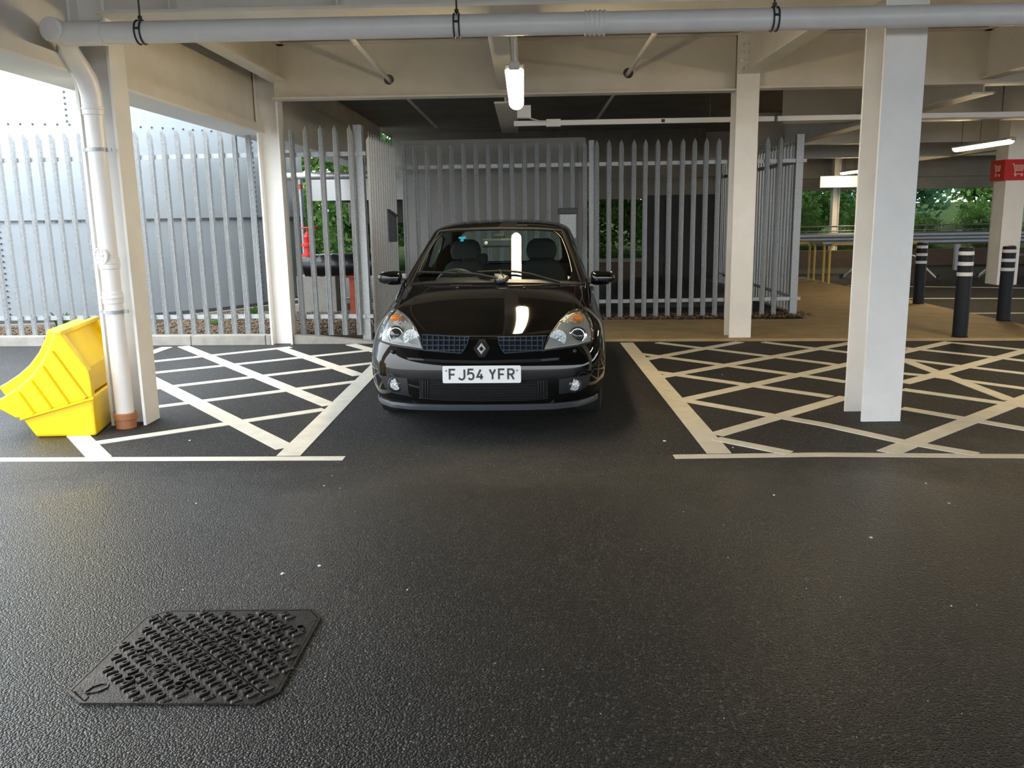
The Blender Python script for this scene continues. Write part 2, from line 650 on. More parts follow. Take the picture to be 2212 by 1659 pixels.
def beam(axis, a0, a1, c, z0, z1, label, fw=0.2, mt='paint', grp=None, ft=0.02):
    if axis == 'x':
        t = thing('steel_beam', label, 'beam', ((a0 + a1) / 2, c, z0), grp)
    else:
        t = thing('steel_beam', label, 'beam', (c, (a0 + a1) / 2, z0), grp)
    mb = MB()
    bx = mb.box
    w, wt = fw, 0.014
    if axis == 'x':
        MBf = lambda zz0, zz1, hw: MB().box(a0, a1, c - hw, c + hw, zz0, zz1)
    else:
        MBf = lambda zz0, zz1, hw: MB().box(c - hw, c + hw, a0, a1, zz0, zz1)
    MBf(z0, z0 + ft, w / 2).build('lower_flange', M[mt], t)
    MBf(z0 + ft * 0.5, z1 - ft * 0.5, wt / 2).build('web', M[mt], t)
    MBf(z1 - ft, z1, w / 2).build('upper_flange', M[mt], t)
    return t


bAD = beam('x', -2.78, 2.36, 6.10, 2.795, SOFFIT, 'cream steel beam joining the downpipe column to the column in the hatching', 0.30)
bBC = beam('x', -2.76, 2.36, 10.02, 2.765, SOFFIT, 'deep cream steel beam behind the hanging lamp, pierced by two white pipes', 0.20)
beam('x', 2.60, 30.0, 9.99, 2.78, SOFFIT, 'long cream steel beam running on from the slim column over the tan paving', 0.20)
beam('x', 2.62, 30.0, 6.10, 2.795, SOFFIT, 'cream steel beam running on past the hatched-marking column under the deck', 0.30)
beam('y', 6.22, 10.08, -2.70, 2.955, SOFFIT, 'cream steel beam between the downpipe column and the kerb column', 0.17)
beam('y', 6.23, 9.87, 2.475, 2.93, SOFFIT, 'cream steel beam linking the slim column and the hatched-marking column', 0.17)
beam('y', 6.25, 10.01, -0.18, 2.835, SOFFIT, 'narrow cream steel beam above the hanging lamp', 0.165)
beam('y', 10.12, 13.6, -0.19, 2.70, 3.3, 'cream steel beam end with chipped paint above the car roof', 0.25)
beam('y', 6.25, 9.98, 5.1, 2.835, SOFFIT, 'cream steel beam between two long beams beside the paving', 0.165)
beam('y', 10.10, 25.4, 5.14, 2.70, 3.3, 'cream steel beam end over the tan paving, glossy underside lit by a lamp', 0.25)
beam('y', 10.10, 25.4, 10.5, 2.70, 3.3, 'cream steel beam over the far trolley area', 0.25)
beam('x', 4.0, 30.0, 13.86, 2.78, SOFFIT, 'cream steel beam across the bay behind the palisade fence', 0.2)
beam('x', 4.3, 30.0, 17.76, 2.74, SOFFIT, 'cream steel beam crossing above the yellow hoop rails', 0.2)
beam('x', 4.3, 30.0, 21.6, 2.70, SOFFIT, 'cream steel beam crossing above the metal barrier', 0.2)
for bb, xs in ((bAD, (-2.3, -1.2, 0.3, 1.4)),):
    for x in xs:
        MB().box(x - 0.006, x + 0.006, 5.97, 6.10, 2.81, SOFFIT - 0.02).build('stiffener', M['paint'], bb)

# edge beam on the open side (inner lip, web, wide soffit)
t = thing('edge_beam', 'deep cream edge beam along the open side above the downpipe column', 'beam', (-3.08, 6, 2.42))
y0, y1 = DECK_Y0, 19.0
MB().box(-3.30, -2.955, y0, y1, 2.42, 2.44).build('soffit_plate', M['white'], t)
MB().box(-2.975, -2.955, y0, y1, 2.44, 2.525).build('lip', M['paint'], t)
MB().box(-3.06, -3.03, y0, y1, 2.44, SOFFIT + 0.3).build('web', M['paint'], t)
MB().box(-3.32, -3.30, y0, y1, 2.42, SOFFIT + 0.45).build('fascia', M['white'], t)

# far deck edge
t = thing('edge_beam', 'dark far deck edge beam in front of the trees', 'beam', (12, 25.5, 2.0))
MB().box(0.0, 30, 25.3, 25.6, 2.02, SOFFIT + 0.3).build('web', M['deck'], t)
MB().box(0.0, 30, 25.1, 25.3, 2.35, 2.6).build('ledge', M['deck'], t)

# ------------------------------------------------------------------ drain pipe, downpipe
PZ, PY, PR = 2.615, 5.66, 0.066
t = thing('drain_pipe', 'long grey plastic drain pipe hung under the deck edge', 'pipe', (0, PY, PZ))
mb = MB().tube([(-2.80, PY, PZ), (12.0, PY, PZ)], PR, 24)
mb.build('pipe_run', M['pvc'], t, smooth=True, angle=40)
mb = MB().tube([(-2.84, PY, PZ), (-2.60, PY, PZ)], PR + 0.008, 24)
mb.build('socket', M['pvc'], t, smooth=True, angle=40)
mb = MB()
sx = yp(1285, 48, PY).x
mb.tube([(sx - 0.058, PY, PZ), (sx + 0.058, PY, PZ)], PR + 0.004, 24)
for k in range(5):
    xx = sx - 0.058 + k * 0.029
    mb.tube([(xx - 0.004, PY, PZ), (xx + 0.004, PY, PZ)], PR + 0.010, 24)
mb.build('coupling', M['pvc'], t, smooth=True, angle=30)
for px, py in ((305, 68), (987, 55), (1672, 40)):
    cx = yp(px, py, PY).x
    c = thing('pipe_hanger', 'black pipe ring and drop rod holding the drain pipe', 'pipe hanger', (cx, PY, PZ), 'drain pipe hangers')
    mb = MB()
    for dx in (-0.016, 0.016):
        ringp = [(cx + dx, PY + (PR + 0.004) * math.cos(a), PZ + (PR + 0.004) * math.sin(a)) for a in [2 * PI * k / 28 for k in range(28)]]
        mb.tube(ringp, 0.0055, 6, closed=True)
    mb.tube([(cx - 0.016, PY - PR - 0.004, PZ + 0.012), (cx + 0.016, PY - PR - 0.004, PZ + 0.012)], 0.007, 6)
    mb.build('ring', M['black_steel'], c, smooth=True)
    mb = MB().tube([(cx, PY, PZ + PR), (cx, PY, SOFFIT)], 0.006, 8)
    mb.build('drop_rod', M['black_steel'], c)
    mb = MB().lathe([(0.014, 0), (0.014, 0.02)], (cx, PY, PZ + PR + 0.01), n=6)
    mb.build('nut', M['black_steel'], c)

DX, DY, DR = -2.895, 6.02, 0.062
t = thing('rainwater_downpipe', 'grey plastic rainwater downpipe with angled branch and round cap', 'pipe', (DX, DY, 0))
MB().tube([(DX, DY, 0.10), (DX, DY, 2.24)], DR, 24).build('pipe_run', M['pvc'], t, smooth=True, angle=40)
CAPP = yp(111, 63, 5.58)
bend = [(DX, DY, 2.20), (DX, DY - 0.005, 2.30), (DX - 0.005, DY - 0.03, 2.39), (DX - 0.02, DY - 0.10, 2.47), (DX - 0.03, DY - 0.20, 2.55), (CAPP.x + 0.015, 5.73, CAPP.z - 0.03), (CAPP.x, 5.64, CAPP.z)]
MB().tube(bend, 0.068, 24).build('branch_bend', M['pvc'], t, smooth=True, angle=50)
MB().tube([(CAPP.x + 0.01, PY + 0.06, PZ - 0.005), (DX + 0.05, PY, PZ), (DX + 0.12, PY, PZ)], 0.070, 20).build('branch_arm', M['pvc'], t, smooth=True, angle=50)
cax = Vector((-0.10, -0.99, 0.02)).normalized()
cb = Vector((CAPP.x, 5.62, CAPP.z))
MB().lathe([(0.070, -0.04), (0.074, 0.0), (0.074, 0.045), (0.064, 0.05), (0.050, 0.05), (0.046, 0.058), (0.02, 0.060)], cb, cax, 24).build('access_cap', M['pvc'], t, smooth=True, angle=25)
for z in (2.20, 1.17, 0.93):
    MB().lathe([(DR, -0.035), (DR + 0.007, -0.03), (DR + 0.007, 0.0), (DR + 0.011, 0.004), (DR + 0.011, 0.016), (DR + 0.006, 0.02), (DR + 0.006, 0.045), (DR, 0.05)], (DX, DY, z), n=24).build('socket', M['pvc'], t, smooth=True, angle=25)
for py, px in ((322, 212), (675, 258)):
    z = yp(px, py, DY - DR).z
    mb = MB().lathe([(DR, -0.012), (DR + 0.006, -0.012), (DR + 0.006, 0.012), (DR, 0.012)], (DX, DY, z), n=24)
    mb.box(DX - DR - 0.035, DX - DR + 0.005, DY - 0.006, DY + 0.006, z - 0.012, z + 0.012)
    mb.box(DX + DR - 0.005, DX + DR + 0.035, DY - 0.006, DY + 0.006, z - 0.012, z + 0.012)
    mb.build('strap', M['galv'], t)
MB().lathe([(0.070, 0.0), (0.072, 0.07), (0.080, 0.075), (0.080, 0.115), (0.073, 0.12)], (DX, DY, -0.01), n=24).build('ground_collar', M['terracotta'], t, smooth=True, angle=25)
ac = yp(237, 553, DY - DR - 0.01)
fr = Vector((-0.38, -0.92, 0)).normalized()
cc = Vector((DX, DY, ac.z)) + fr * (DR - 0.012)
mb = MB().lathe([(0.060, 0), (0.060, 0.020), (0.052, 0.020), (0.050, 0.012), (0.0, 0.012)], cc, fr, 28)
mb.build('inspection_cover', M['pvc'], t, smooth=True, angle=25)
sd = fr.cross(Vector((0, 0, 1))).normalized()
mb = MB()


def cov(p):
    return cc + fr * 0.012 + sd * p.x + Vector((0, 0, 1)) * p.y


for pth in ([(-0.055, 0.012), (0.055, 0.012)], [(-0.055, -0.016), (0.055, -0.016)], [(-0.018, 0.018), (-0.018, 0.046)], [(0.018, 0.018), (0.018, 0.046)],
            [(-0.018, -0.022), (-0.018, -0.046)], [(0.018, -0.022), (0.018, -0.046)],
            [(-0.026, 0.006), (-0.012, 0.006), (-0.012, -0.002), (-0.022, -0.002), (-0.012, -0.002), (-0.012, -0.011), (-0.026, -0.011)],
            [(0.000, 0.006), (0.016, 0.006), (0.016, -0.002), (0.000, -0.002), (0.000, -0.011), (0.016, -0.011)]):
    ribbon(mb, pth, 0.005, cov, fr * 0.008)
mb.build('embossed_bars', M['pvc'], t)

# ------------------------------------------------------------------ sprinkler pipes, trunking, lamps
for i, (px0, py0, px1, py1) in enumerate(((840, 172, 765, 85), (1357, 158, 1408, 75))):
    a = yp(px0, py0, 10.0)
    x = a.x
    z = a.z
    lab = ['white sprinkler pipe through the deep beam on the tank side of the lamp', 'white sprinkler pipe through the deep beam on the paving side of the lamp'][i]
    t = thing('sprinkler_pipe', lab, 'pipe', (x, 10, z))
    b = gp(px1, py1, z)
    MB().tube([(b.x, 6.5, z), (x, 10.0, z), (x + 0.03, 15.0, z - 0.02)], 0.021, 12).build('pipe_run', M['paint'], t, smooth=True, angle=50)
    MB().tube([(b.x, 7.9, z + 0.02), (b.x, 7.9, SOFFIT)], 0.005, 6).build('drop_rod', M['black_steel'], t)
    mb = MB()
    for yy in (7.9, 8.9):
        mb.tube([(b.x + (x - b.x) * (yy - 6.5) / 3.5 - 0.0, yy - 0.015, z), (b.x + (x - b.x) * (yy - 6.5) / 3.5, yy + 0.015, z)], 0.026, 12)
    mb.build('joint', M['paint'], t)

# the deep beam's web, cut with a round hole for each sprinkler pipe
for ch in list(bBC.children):
    if ch.name.startswith('web'):
        bpy.data.objects.remove(ch, do_unlink=True)
hc = [yp(840, 172, 10.02), yp(1357, 158, 10.02)]
wy0, wy1, wz0, wz1, hs = 10.013, 10.027, 2.775, SOFFIT - 0.01, 0.1
mb = MB()
xs_ = [-2.76, hc[0].x - hs, hc[0].x + hs, hc[1].x - hs, hc[1].x + hs, 2.36]
for k in (0, 2, 4):
    mb.box(xs_[k], xs_[k + 1], wy0, wy1, wz0, wz1)
for c in hc:
    mb.box(c.x - hs, c.x + hs, wy0, wy1, wz0, c.z - hs)
    mb.box(c.x - hs, c.x + hs, wy0, wy1, c.z + hs, wz1)
    n = 32
    vs = []
    for k in range(n):
        a = 2 * PI * k / n + PI / 4
        ca, sa_ = math.cos(a), math.sin(a)
        q = hs / max(abs(ca), abs(sa_))
        for yy in (wy0, wy1):
            vs += [(c.x + 0.056 * ca, yy, c.z + 0.056 * sa_), (c.x + q * ca, yy, c.z + q * sa_)]
    fs = []
    for k in range(n):
        A, B = 4 * k, 4 * ((k + 1) % n)
        fs += [(A, A + 1, B + 1, B), (A + 2, B + 2, B + 3, A + 3), (A, B, B + 2, A + 2)]
    mb.add(vs, fs)
mb.build('web', M['paint'], bBC)

TY = 10.55
z0 = yp(1600, 258, TY).z
t = thing('cable_trunking', 'white square cable trunking hung across behind the columns', 'trunking', (3, TY, z0))
segs = [(-0.10, 0.30), (0.42, 2.95), (2.99, 4.35), (4.38, 9.0)]
for a, b in segs:
    MB().box(a, b, TY - 0.025, TY + 0.025, z0 - 0.028, z0 + 0.028).build('trunking_length', M['white'], t)
MB().box(0.28, 0.45, TY - 0.04, TY + 0.04, z0 - 0.042, z0 + 0.042).build('junction_box', M['white'], t, bevel=0.004)
MB().box(1.63, 1.67, TY - 0.028, TY - 0.024, z0 - 0.018, z0 + 0.018).build('dark_cover', M['black_steel'], t)
mb = MB()
for xx in (2.20, 5.6):
    mb.tube([(xx, TY, z0 + 0.02), (xx, TY, SOFFIT)], 0.006, 6)
mb.build('drop_rod', M['black_steel'], t)
# small sensor box beside the chipped beam end
t = thing('sensor_box', 'small white sensor box on the chipped beam end behind the lamp', 'sensor', (0.02, 10.35, 2.60))
MB().box(-0.06, 0.10, 10.30, 10.42, 2.56, 2.70).build('housing', M['white'], t, bevel=0.006)
MB().tube([(0.0, 10.34, 2.57), (0.05, 10.36, z0 + 0.05), (0.20, 10.5, z0 + 0.02), (0.32, 10.52, z0 + 0.02)], 0.008, 8).build('cable', M['white'], t, smooth=True)


def batten(x, y0, L, z, label, hang=2.83, rods=True, grp=None, w=0.128, suffix=''):
    t = thing('batten_lamp' + suffix, label, 'lamp', (x, y0 + L / 2, z), grp)
    mb = MB()
    # rounded diffuser trough
    sec = [(w / 2 * math.cos(a), -0.055 * math.sin(a)) for a in [PI * k / 10 for k in range(11)]]
    n = len(sec)
    vs = []
    for k, (yy, s) in enumerate(((y0, 0.55), (y0 + 0.03, 0.95), (y0 + 0.06, 1), (y0 + L - 0.06, 1), (y0 + L - 0.03, 0.95), (y0 + L, 0.55))):
        for (a, b) in sec:
            vs.append((x + a * s, yy, z + 0.012 + b * s))
    fs = []
    for i in range(5):
        for k in range(n - 1):
            fs.append((i * n + k, i * n + k + 1, (i + 1) * n + k + 1, (i + 1) * n + k))
        fs.append((i * n + n - 1, i * n, (i + 1) * n, (i + 1) * n + n - 1))
    fs.append(list(range(n)))
    fs.append(list(range(5 * n, 6 * n))[::-1])
    mb.add(vs, fs).build('diffuser' + suffix, M['lamp'], t, smooth=True, angle=50)
    MB().box(x - w / 2 - 0.003, x + w / 2 + 0.003, y0 + 0.01, y0 + L - 0.01, z + 0.012, z + 0.05).build('body', M['lampbody'], t, bevel=0.008)
    MB().box(x - 0.035, x + 0.035, y0 - 0.07, y0 + 0.03, z + 0.0, z + 0.055).build('cable_gland', M['lampbody'], t, bevel=0.01)
    if rods:
        for yy in (y0 + 0.9, y0 + L - 0.2):
            MB().tube([(x, yy, z + 0.05), (x, yy, hang)], 0.004, 6).build('suspension_rod', M['white' if hang < 3 else 'black_steel'], t)
    return t


batten(-0.05, 6.14, 1.84, 2.415, 'lit fluorescent batten lamp hung over the car bonnet', hang=2.80)
t = thing('lamp_trunking', 'slim white trunking above the hanging lamp', 'trunking', (-0.05, 7.5, 2.80))
MB().box(-0.085, -0.03, 6.3, 8.4, 2.795, 2.835).build('trunking_length', M['white'], t)
MB().box(-0.09, -0.025, 8.35, 8.45, 2.785, 2.835).build('end_fitting', M['white'], t)
batten(7.18, 13.2, 1.68, 2.415, 'lit fluorescent batten lamp hung over the tan paving', hang=SOFFIT)
batten(8.40, 21.7, 1.75, 2.415, 'lit fluorescent batten lamp above the white hanging sign', hang=SOFFIT)
batten(5.2, 6.14, 1.84, 2.415, 'lit fluorescent batten lamp over the hatching beyond the column', hang=2.80, suffix='_offscreen')

# ------------------------------------------------------------------ road markings
def stroke(mb, pts, w, zt=0.003):
    P = [Vector((p[0], p[1])) for p in pts]
    ribbon(mb, P, w, lambda q: (q.x, q.y, 0.0005), (0, 0, zt))


def gl(*pts):
    return [gp(*p).xy for p in pts]


def k1(x, y):
    return (300 + x / 4.096, 730 + y / 4.096)


def k2(x, y):
    return (1320 + x / 4.809, 730 + y / 4.809)


def k3(x, y):
    return (1780 + x / 5.12, 730 + y / 5.12)


def ext(a, b, fa=0.0, fb=0.0):
    d = (b - a)
    return [a - d * fa, b + d * fb]


def lines(t, specs):
    for k, (pts, w) in enumerate(specs):
        mb = MB()
        P = [Vector((p[0], p[1])) for p in pts]
        dv = Vector((P[-1].x, P[-1].y, 0)) - CP
        if IW / 2 + FPX * dv.dot(CR) / dv.dot(CF) > IW:      # the paint runs on past the frame
            P[-1] = P[-1] + (P[-1] - P[-2]).normalized() * (1.5 if P[-1].y < 9.0 else 0.4)
        ribbon(mb, P, w, lambda q: (q.x, q.y, 0.0004), (0, 0, 0.0026 + 0.00012 * k))
        mb.build('painted_line', M['line'], t)


t = thing('hatched_marking', 'white hatched road marking between the car bay and the kerb fence', 'road marking', (-2.5, 7.5, 0))
S = []
S.append((gl((-150, 994), (743, 990.5)), 0.085))
S.append(([gp(623, 985).xy, gp(*k1(2085, 272)).xy, Vector((-1.505, 10.0))], 0.15))
S.append((gl(k1(392, 75), k1(1690, 597)), 0.13))
S.append((ext(*gl(k1(132, 378), k1(1300, 975)), 0.12, 0), 0.135))
S.append((gl(k1(1266, 95), k1(1950, 333)), 0.13))
S.append((ext(*gl(k1(1875, 58), k1(2085, 115)), 0, 0.35), 0.13))
S.append((gl(k1(80, 143), k1(250, 83)), 0.13))
S.append((ext(*gl((171, 944), (217, 991)), 1.0, 0), 0.135))
S.append((ext(*gl(k1(115, 212), k1(1345, 83)), 0.3, 0), 0.11))
S.append((ext(*gl(k1(128, 312), k1(2000, 116)), 0.2, 0.1), 0.11))
S.append((ext(*gl(k1(140, 450), k1(2080, 223)), 0.2, 0), 0.11))
S.append((ext(*gl(k1(160, 613), k1(1925, 387)), 0.25, 0), 0.105))
S.append((ext(*gl(k1(0, 877), k1(1640, 634)), 0.22, 0), 0.105))
lines(t, S)
t = thing('hatched_marking', 'pale hatched road marking between the car bay and the tan paving', 'road marking', (2.9, 7.5, 0))
S = []
S.append((gl((1456, 987), (1780, 982.5), (2330, 987)), 0.085))
S.append((gl(k2(160, 50), k2(1123, 1200)), 0.15))
S.append((gl(k2(352, 224), k2(1338, 43)), 0.115))
S.append((gl(k2(500, 410), k3(330, 50)), 0.115))
S.append((gl(k2(800, 636), k3(1390, 46)), 0.115))
S.append((gl(k2(1090, 1008), k3(245, 655)), 0.115))
S.append((gl(k3(875, 500), k3(1270, 398), k3(2500, 70)), 0.12))
S.append((gl(k3(700, 1272), k3(1650, 900), k3(2600, 530)), 0.135))
S.append((gl(k2(480, 50), k3(0, 280), k3(250, 318)), 0.095))
S.append((gl(k3(870, 395), k3(1190, 425), k3(2500, 600)), 0.095))
S.append((gl(k2(1580, 45), k3(0, 130), k3(1500, 312), k3(2500, 430)), 0.095))
S.append((gl(k3(850, 108), k3(1850, 212), k3(2500, 290)), 0.095))
S.append((gl(k3(1440, 55), k3(2160, 130), k3(2500, 165)), 0.095))
S.append((gl(k2(300, 167), k3(0, 452), k3(250, 490)), 0.10))
S.append((gl(k3(870, 572), k3(1960, 722), k3(2500, 800)), 0.10))
S.append((gl(k2(445, 352), k3(0, 643), k3(75, 655)), 0.10))
S.append((gl(k3(858, 780), k3(1560, 897), k3(2500, 1060)), 0.10))
S.append((gl(k2(700, 640), k3(0, 962), k3(870, 1152), k3(1690, 1292)), 0.10))
S.append((gl(k2(1090, 1050), k2(1850, 1200)), 0.10))
S.append((gl(k3(890, 250), k3(1290, 398), k3(2070, 692)), 0.115))
lines(t, S)
for (a, b) in (((1830, 617), (2330, 624)), ((1955, 645), (2330, 645)), ((2090, 677), (2330, 676))):
    mb = MB()
    stroke(mb, gl(a, b), 0.1)
    o = mb.build('bay_line', M['line'])
    tag(o, 'thin white parking bay line on the dark tarmac beyond the bollards', 'road marking', 'far bay lines')

# pale flecks of litter on the tarmac
mb = MB()
flecks = [(610, 1240, 5), (690, 1223, 4), (1435, 953, 4), (1882, 1162, 4), (410, 952, 3), (1672, 1070, 3), (2050, 1088, 3), (2000, 1045, 2), (880, 1275, 2), (2055, 1310, 2), (700, 1050, 2), (1560, 810, 2), (424, 1088, 2), (1583, 967, 2), (395, 1275, 2)]
rs = random.Random(3)
for _ in range(30):
    flecks.append((rs.uniform(100, 2150), rs.uniform(1010, 1600), rs.uniform(0.5, 1.0)))
for (x, y, s) in flecks:
    c = gp(x, y)
    k = s * c.y / FPX * 0.8
    a = rs.uniform(0, PI)
    pts = [(c.x + k * math.cos(a + q) * (1 + 0.5 * rs.random()), c.y + k * 1.6 * math.sin(a + q), 0.001) for q in (0, 1.6, 3.0, 4.6)]
    mb.prism(pts, (0, 0, 0.003))
o = mb.build('litter_flecks', M['litter'])
tag(o, 'tiny pale flecks of litter and grit on the dark tarmac', 'litter', kind='stuff')

# ------------------------------------------------------------------ kerbs and paving
t = thing('kerb', 'pale concrete kerb stones below the tank fence', 'kerb', (-4.7, 10.2, 0))
ka, kb = Vector((-8.4, 10.44)), Vector((-3.02, 10.09))
dk = (kb - ka).normalized()
nk = Vector((-dk.y, dk.x))
L = (kb - ka).length
j = gp(413, 746).xy
tj = (j - ka).dot(dk)
cuts = [c for c in [tj + 0.915 * q for q in range(-7, 4)] if 0 < c < L]
cuts = [0] + cuts + [L]
for a, b in zip(cuts[:-1], cuts[1:]):
    p, q = ka + dk * (a + 0.003), ka + dk * (b - 0.003)
    pts = [(p.x, p.y, -0.05), (q.x, q.y, -0.05), (q.x + nk.x * 0.15, q.y + nk.y * 0.15, -0.05), (p.x + nk.x * 0.15, p.y + nk.y * 0.15, -0.05)]
    MB().prism(pts, (0, 0, 0.165)).build('kerb_stone', M['kerb'], t, bevel=0.008)
pts = [(-2.76, 10.12, -0.05), (-1.72, 10.05, -0.05), (-1.72, 10.20, -0.05), (-2.76, 10.27, -0.05)]
mb = MB().add(pts + [(-2.76, 10.12, 0.115), (-1.72, 10.05, 0.015), (-1.72, 10.20, 0.015), (-2.76, 10.27, 0.115)],
              [(0, 3, 2, 1), (4, 5, 6, 7), (0, 1, 5, 4), (1, 2, 6, 5), (2, 3, 7, 6), (3, 0, 4, 7)])
o = mb.build('dropped_kerb', M['kerb'], bevel=0.006)
tag(o, 'sloping concrete kerb from the column down to the gate post', 'kerb')

t = thing('paving', 'tan concrete paving flags beside the slim column and bollards', 'paving', (3.6, 12.5, 0))
MB().add([(0.9, 9.97, 0.004), (6.15, 9.5, 0.004), (6.15, 19.2, 0.004), (4.05, 19.2, 0.004), (4.05, 11.9, 0.004), (0.9, 11.9, 0.004)], [(0, 1, 2, 3, 4, 5)]).build('bedding', M['soil'], t)
fm = MB().box(-0.2965, 0.2965, -0.2965, 0.2965, 0.0, 0.026).mesh('paving_flag')
fm.materials.append(M['paving'])
nx = 9
for iy in range(16):
    for ix in range(nx):
        cx = 0.9 + 0.3 + ix * 0.5835
        cy = 10.35 - (cx - 0.9) * 0.0895 + iy * 0.6
        if cx < 3.7 and cy > 11.8:
            continue
        if cx > 6.0:
            continue
        if abs(cx - 2.475) < 0.3 and abs(cy - 10.03) < 0.1:
            pass
        f = inst('paving_flag', fm, t, (cx, cy, 0.004), -0.0)
        f.scale = (0.98, 1.0, 1.0)
pts = [(0.9, 9.955, 0.0), (6.15, 9.485, 0.0), (6.15, 9.60, 0.0), (0.9, 10.07, 0.0)]
MB().prism(pts, (0, 0, 0.031)).build('edging', M['paving'], t)

# ------------------------------------------------------------------ palisade fences
def pale_mesh(h):
    mb = MB()
    prof = [(-0.034, 0.010), (-0.022, -0.008), (-0.009, 0.004), (0.0, -0.004), (0.009, 0.004), (0.022, -0.008), (0.034, 0.010)]
    top = [h - 0.10, h - 0.045, h - 0.03, h, h - 0.03, h - 0.045, h - 0.10]
    n = len(prof)
    vs = []
    for dy in (-0.0018, 0.0018):
        for (x, y) in prof:
            vs.append((x, y + dy, 0))
        for (x, y), zz in zip(prof, top):
            vs.append((x, y + dy - (0.012 if zz > h - 0.09 else 0), zz))
    fs = []
    for k in range(n - 1):
        fs.append((k, k + 1, n + k + 1, n + k))
        fs.append((2 * n + k, 3 * n + k, 3 * n + k + 1, 2 * n + k + 1))
        fs.append((k, 2 * n + k, 2 * n + k + 1, k + 1))
        fs.append((n + k, n + k + 1, 3 * n + k + 1, 3 * n + k))
    fs.append((0, n, 3 * n, 2 * n))
    fs.append((n - 1, 3 * n - 1, 4 * n - 1, 2 * n - 1))
    mb.add(vs, fs)
    for zz in (0.22, h - 0.32):
        mb.lathe([(0.010, 0), (0.008, 0.008)], (0, -0.006, zz), (0, -1, 0), 6)
    me = mb.mesh('pale')
    me.materials.append(M['galv'])
    return me


PALE = pale_mesh(2.42)


def fence(label, a, b, z, pitch=0.168, back=1, first=0.5, rails=(0.22, 2.10), posts=(), skip=(), h=2.42):
    gm = M['galv']
    a, b = Vector(a), Vector(b)
    d = (b - a)
    L = d.length
    d.normalize()
    rz = math.atan2(d.y, d.x)
    nb = Vector((-d.y, d.x)) * back
    t = thing('palisade_fence', label, 'fence', ((a.x + b.x) / 2, (a.y + b.y) / 2, z))
    n = int(L / pitch)
    for i in range(n):
        if i in skip:
            continue
        s = (i + first) * pitch
        p = a + d * s
        o = inst('pale', PALE, t, (p.x, p.y, z), rz + random.uniform(-0.05, 0.05))
        o.rotation_euler.y = random.uniform(-0.003, 0.003)
    for zz in rails:
        q0, q1 = a + nb * 0.03, b + nb * 0.03
        mb = MB().bar((q0.x, q0.y, z + zz), (q1.x, q1.y, z + zz), 0.006, 0.05)
        q0, q1 = a + nb * 0.05, b + nb * 0.05
        mb.bar((q0.x, q0.y, z + zz + 0.022), (q1.x, q1.y, z + zz + 0.022), 0.04, 0.006)
        mb.build('rail', gm, t)
    for s, w, hh in posts:
        p = a + d * s + nb * 0.10
        mb = MB()
        for q in (-1, 1):
            c = p + nb * (q * 0.045)
            mb.bar((c.x, c.y, z - 0.1), (c.x, c.y, z + hh), w, 0.01, up=(nb.x, nb.y, 0))
        mb.bar((p.x, p.y, z - 0.1), (p.x, p.y, z + hh), 0.008, 0.09, up=(nb.x, nb.y, 0))
        mb.build('post', gm, t)
        for zz in rails:
            c0 = p - nb * 0.06 + d * 0.02
            MB().bar((c0.x - d.x * 0.07, c0.y - d.y * 0.07, z + zz), (c0.x + d.x * 0.07, c0.y + d.y * 0.07, z + zz), 0.008, 0.045).build('fixing_cleat', gm, t)
    return t


fa, fb = Vector((-8.3, 10.56)), Vector((-3.06, 10.25))
fence('sunlit galvanised palisade fence in front of the grey tank', fa, fb, 0.10, 0.1685, posts=((0.9, 0.08, 2.3), (3.65, 0.08, 2.3)))
fence('short galvanised palisade fence panel between kerb column and gate post', (-2.76, 10.24), (-1.90, 10.18), 0.09, 0.172, posts=((0.86, 0.10, 2.42),), first=0.55)
fence('galvanised palisade fence return seen edge-on beside the car', (-1.80, 10.22), (-1.74, 12.05), 0.02, 0.15, back=1)
fence('dull galvanised palisade fence behind the car bay', (-1.72, 12.12), (3.72, 12.12), 0.03, 0.1655, posts=((5.5, 0.10, 2.45), (2.66, 0.07, 2.42)))
fence('galvanised palisade fence running back from the corner post', (3.85, 12.3), (3.95, 18.3), 0.03, 0.168, back=1)
# lock box on the edge-on fence and black box on the rear fence
t = thing('lock_box', 'dark grey hooded lock box fixed on the edge-on fence', 'box', (-1.70, 11.3, 1.2))
a = yp(848, 455, 11.35)
b = yp(848, 522, 11.35)
mb = MB().prism([(-1.745, 11.27, b.z), (-1.745, 11.27, a.z), (-1.66, 11.27, a.z - 0.07), (-1.66, 11.27, b.z)], (0, 0.17, 0))
mb.build('case', M['cargrey'], t, bevel=0.006)
MB().bar((-1.75, 11.35, a.z + 0.015), (-1.63, 11.35, a.z - 0.075), 0.2, 0.012).build('hood', M['black_steel'], t)
a = yp(1206, 450, 12.0)
b = yp(1246, 462, 12.0)
t = thing('letter_box', 'black-topped grey box on the palisade behind the car', 'box', ((a.x + b.x) / 2, 12.0, 1.2))
MB().box(a.x, b.x, 11.93, 12.13, b.z, a.z).build('hood', M['black_steel'], t, bevel=0.006)
c = yp(1240, 515, 12.0)
MB().box(a.x + 0.02, b.x - 0.01, 11.97, 12.13, c.z, b.z).build('case', M['galv'], t, bevel=0.005)

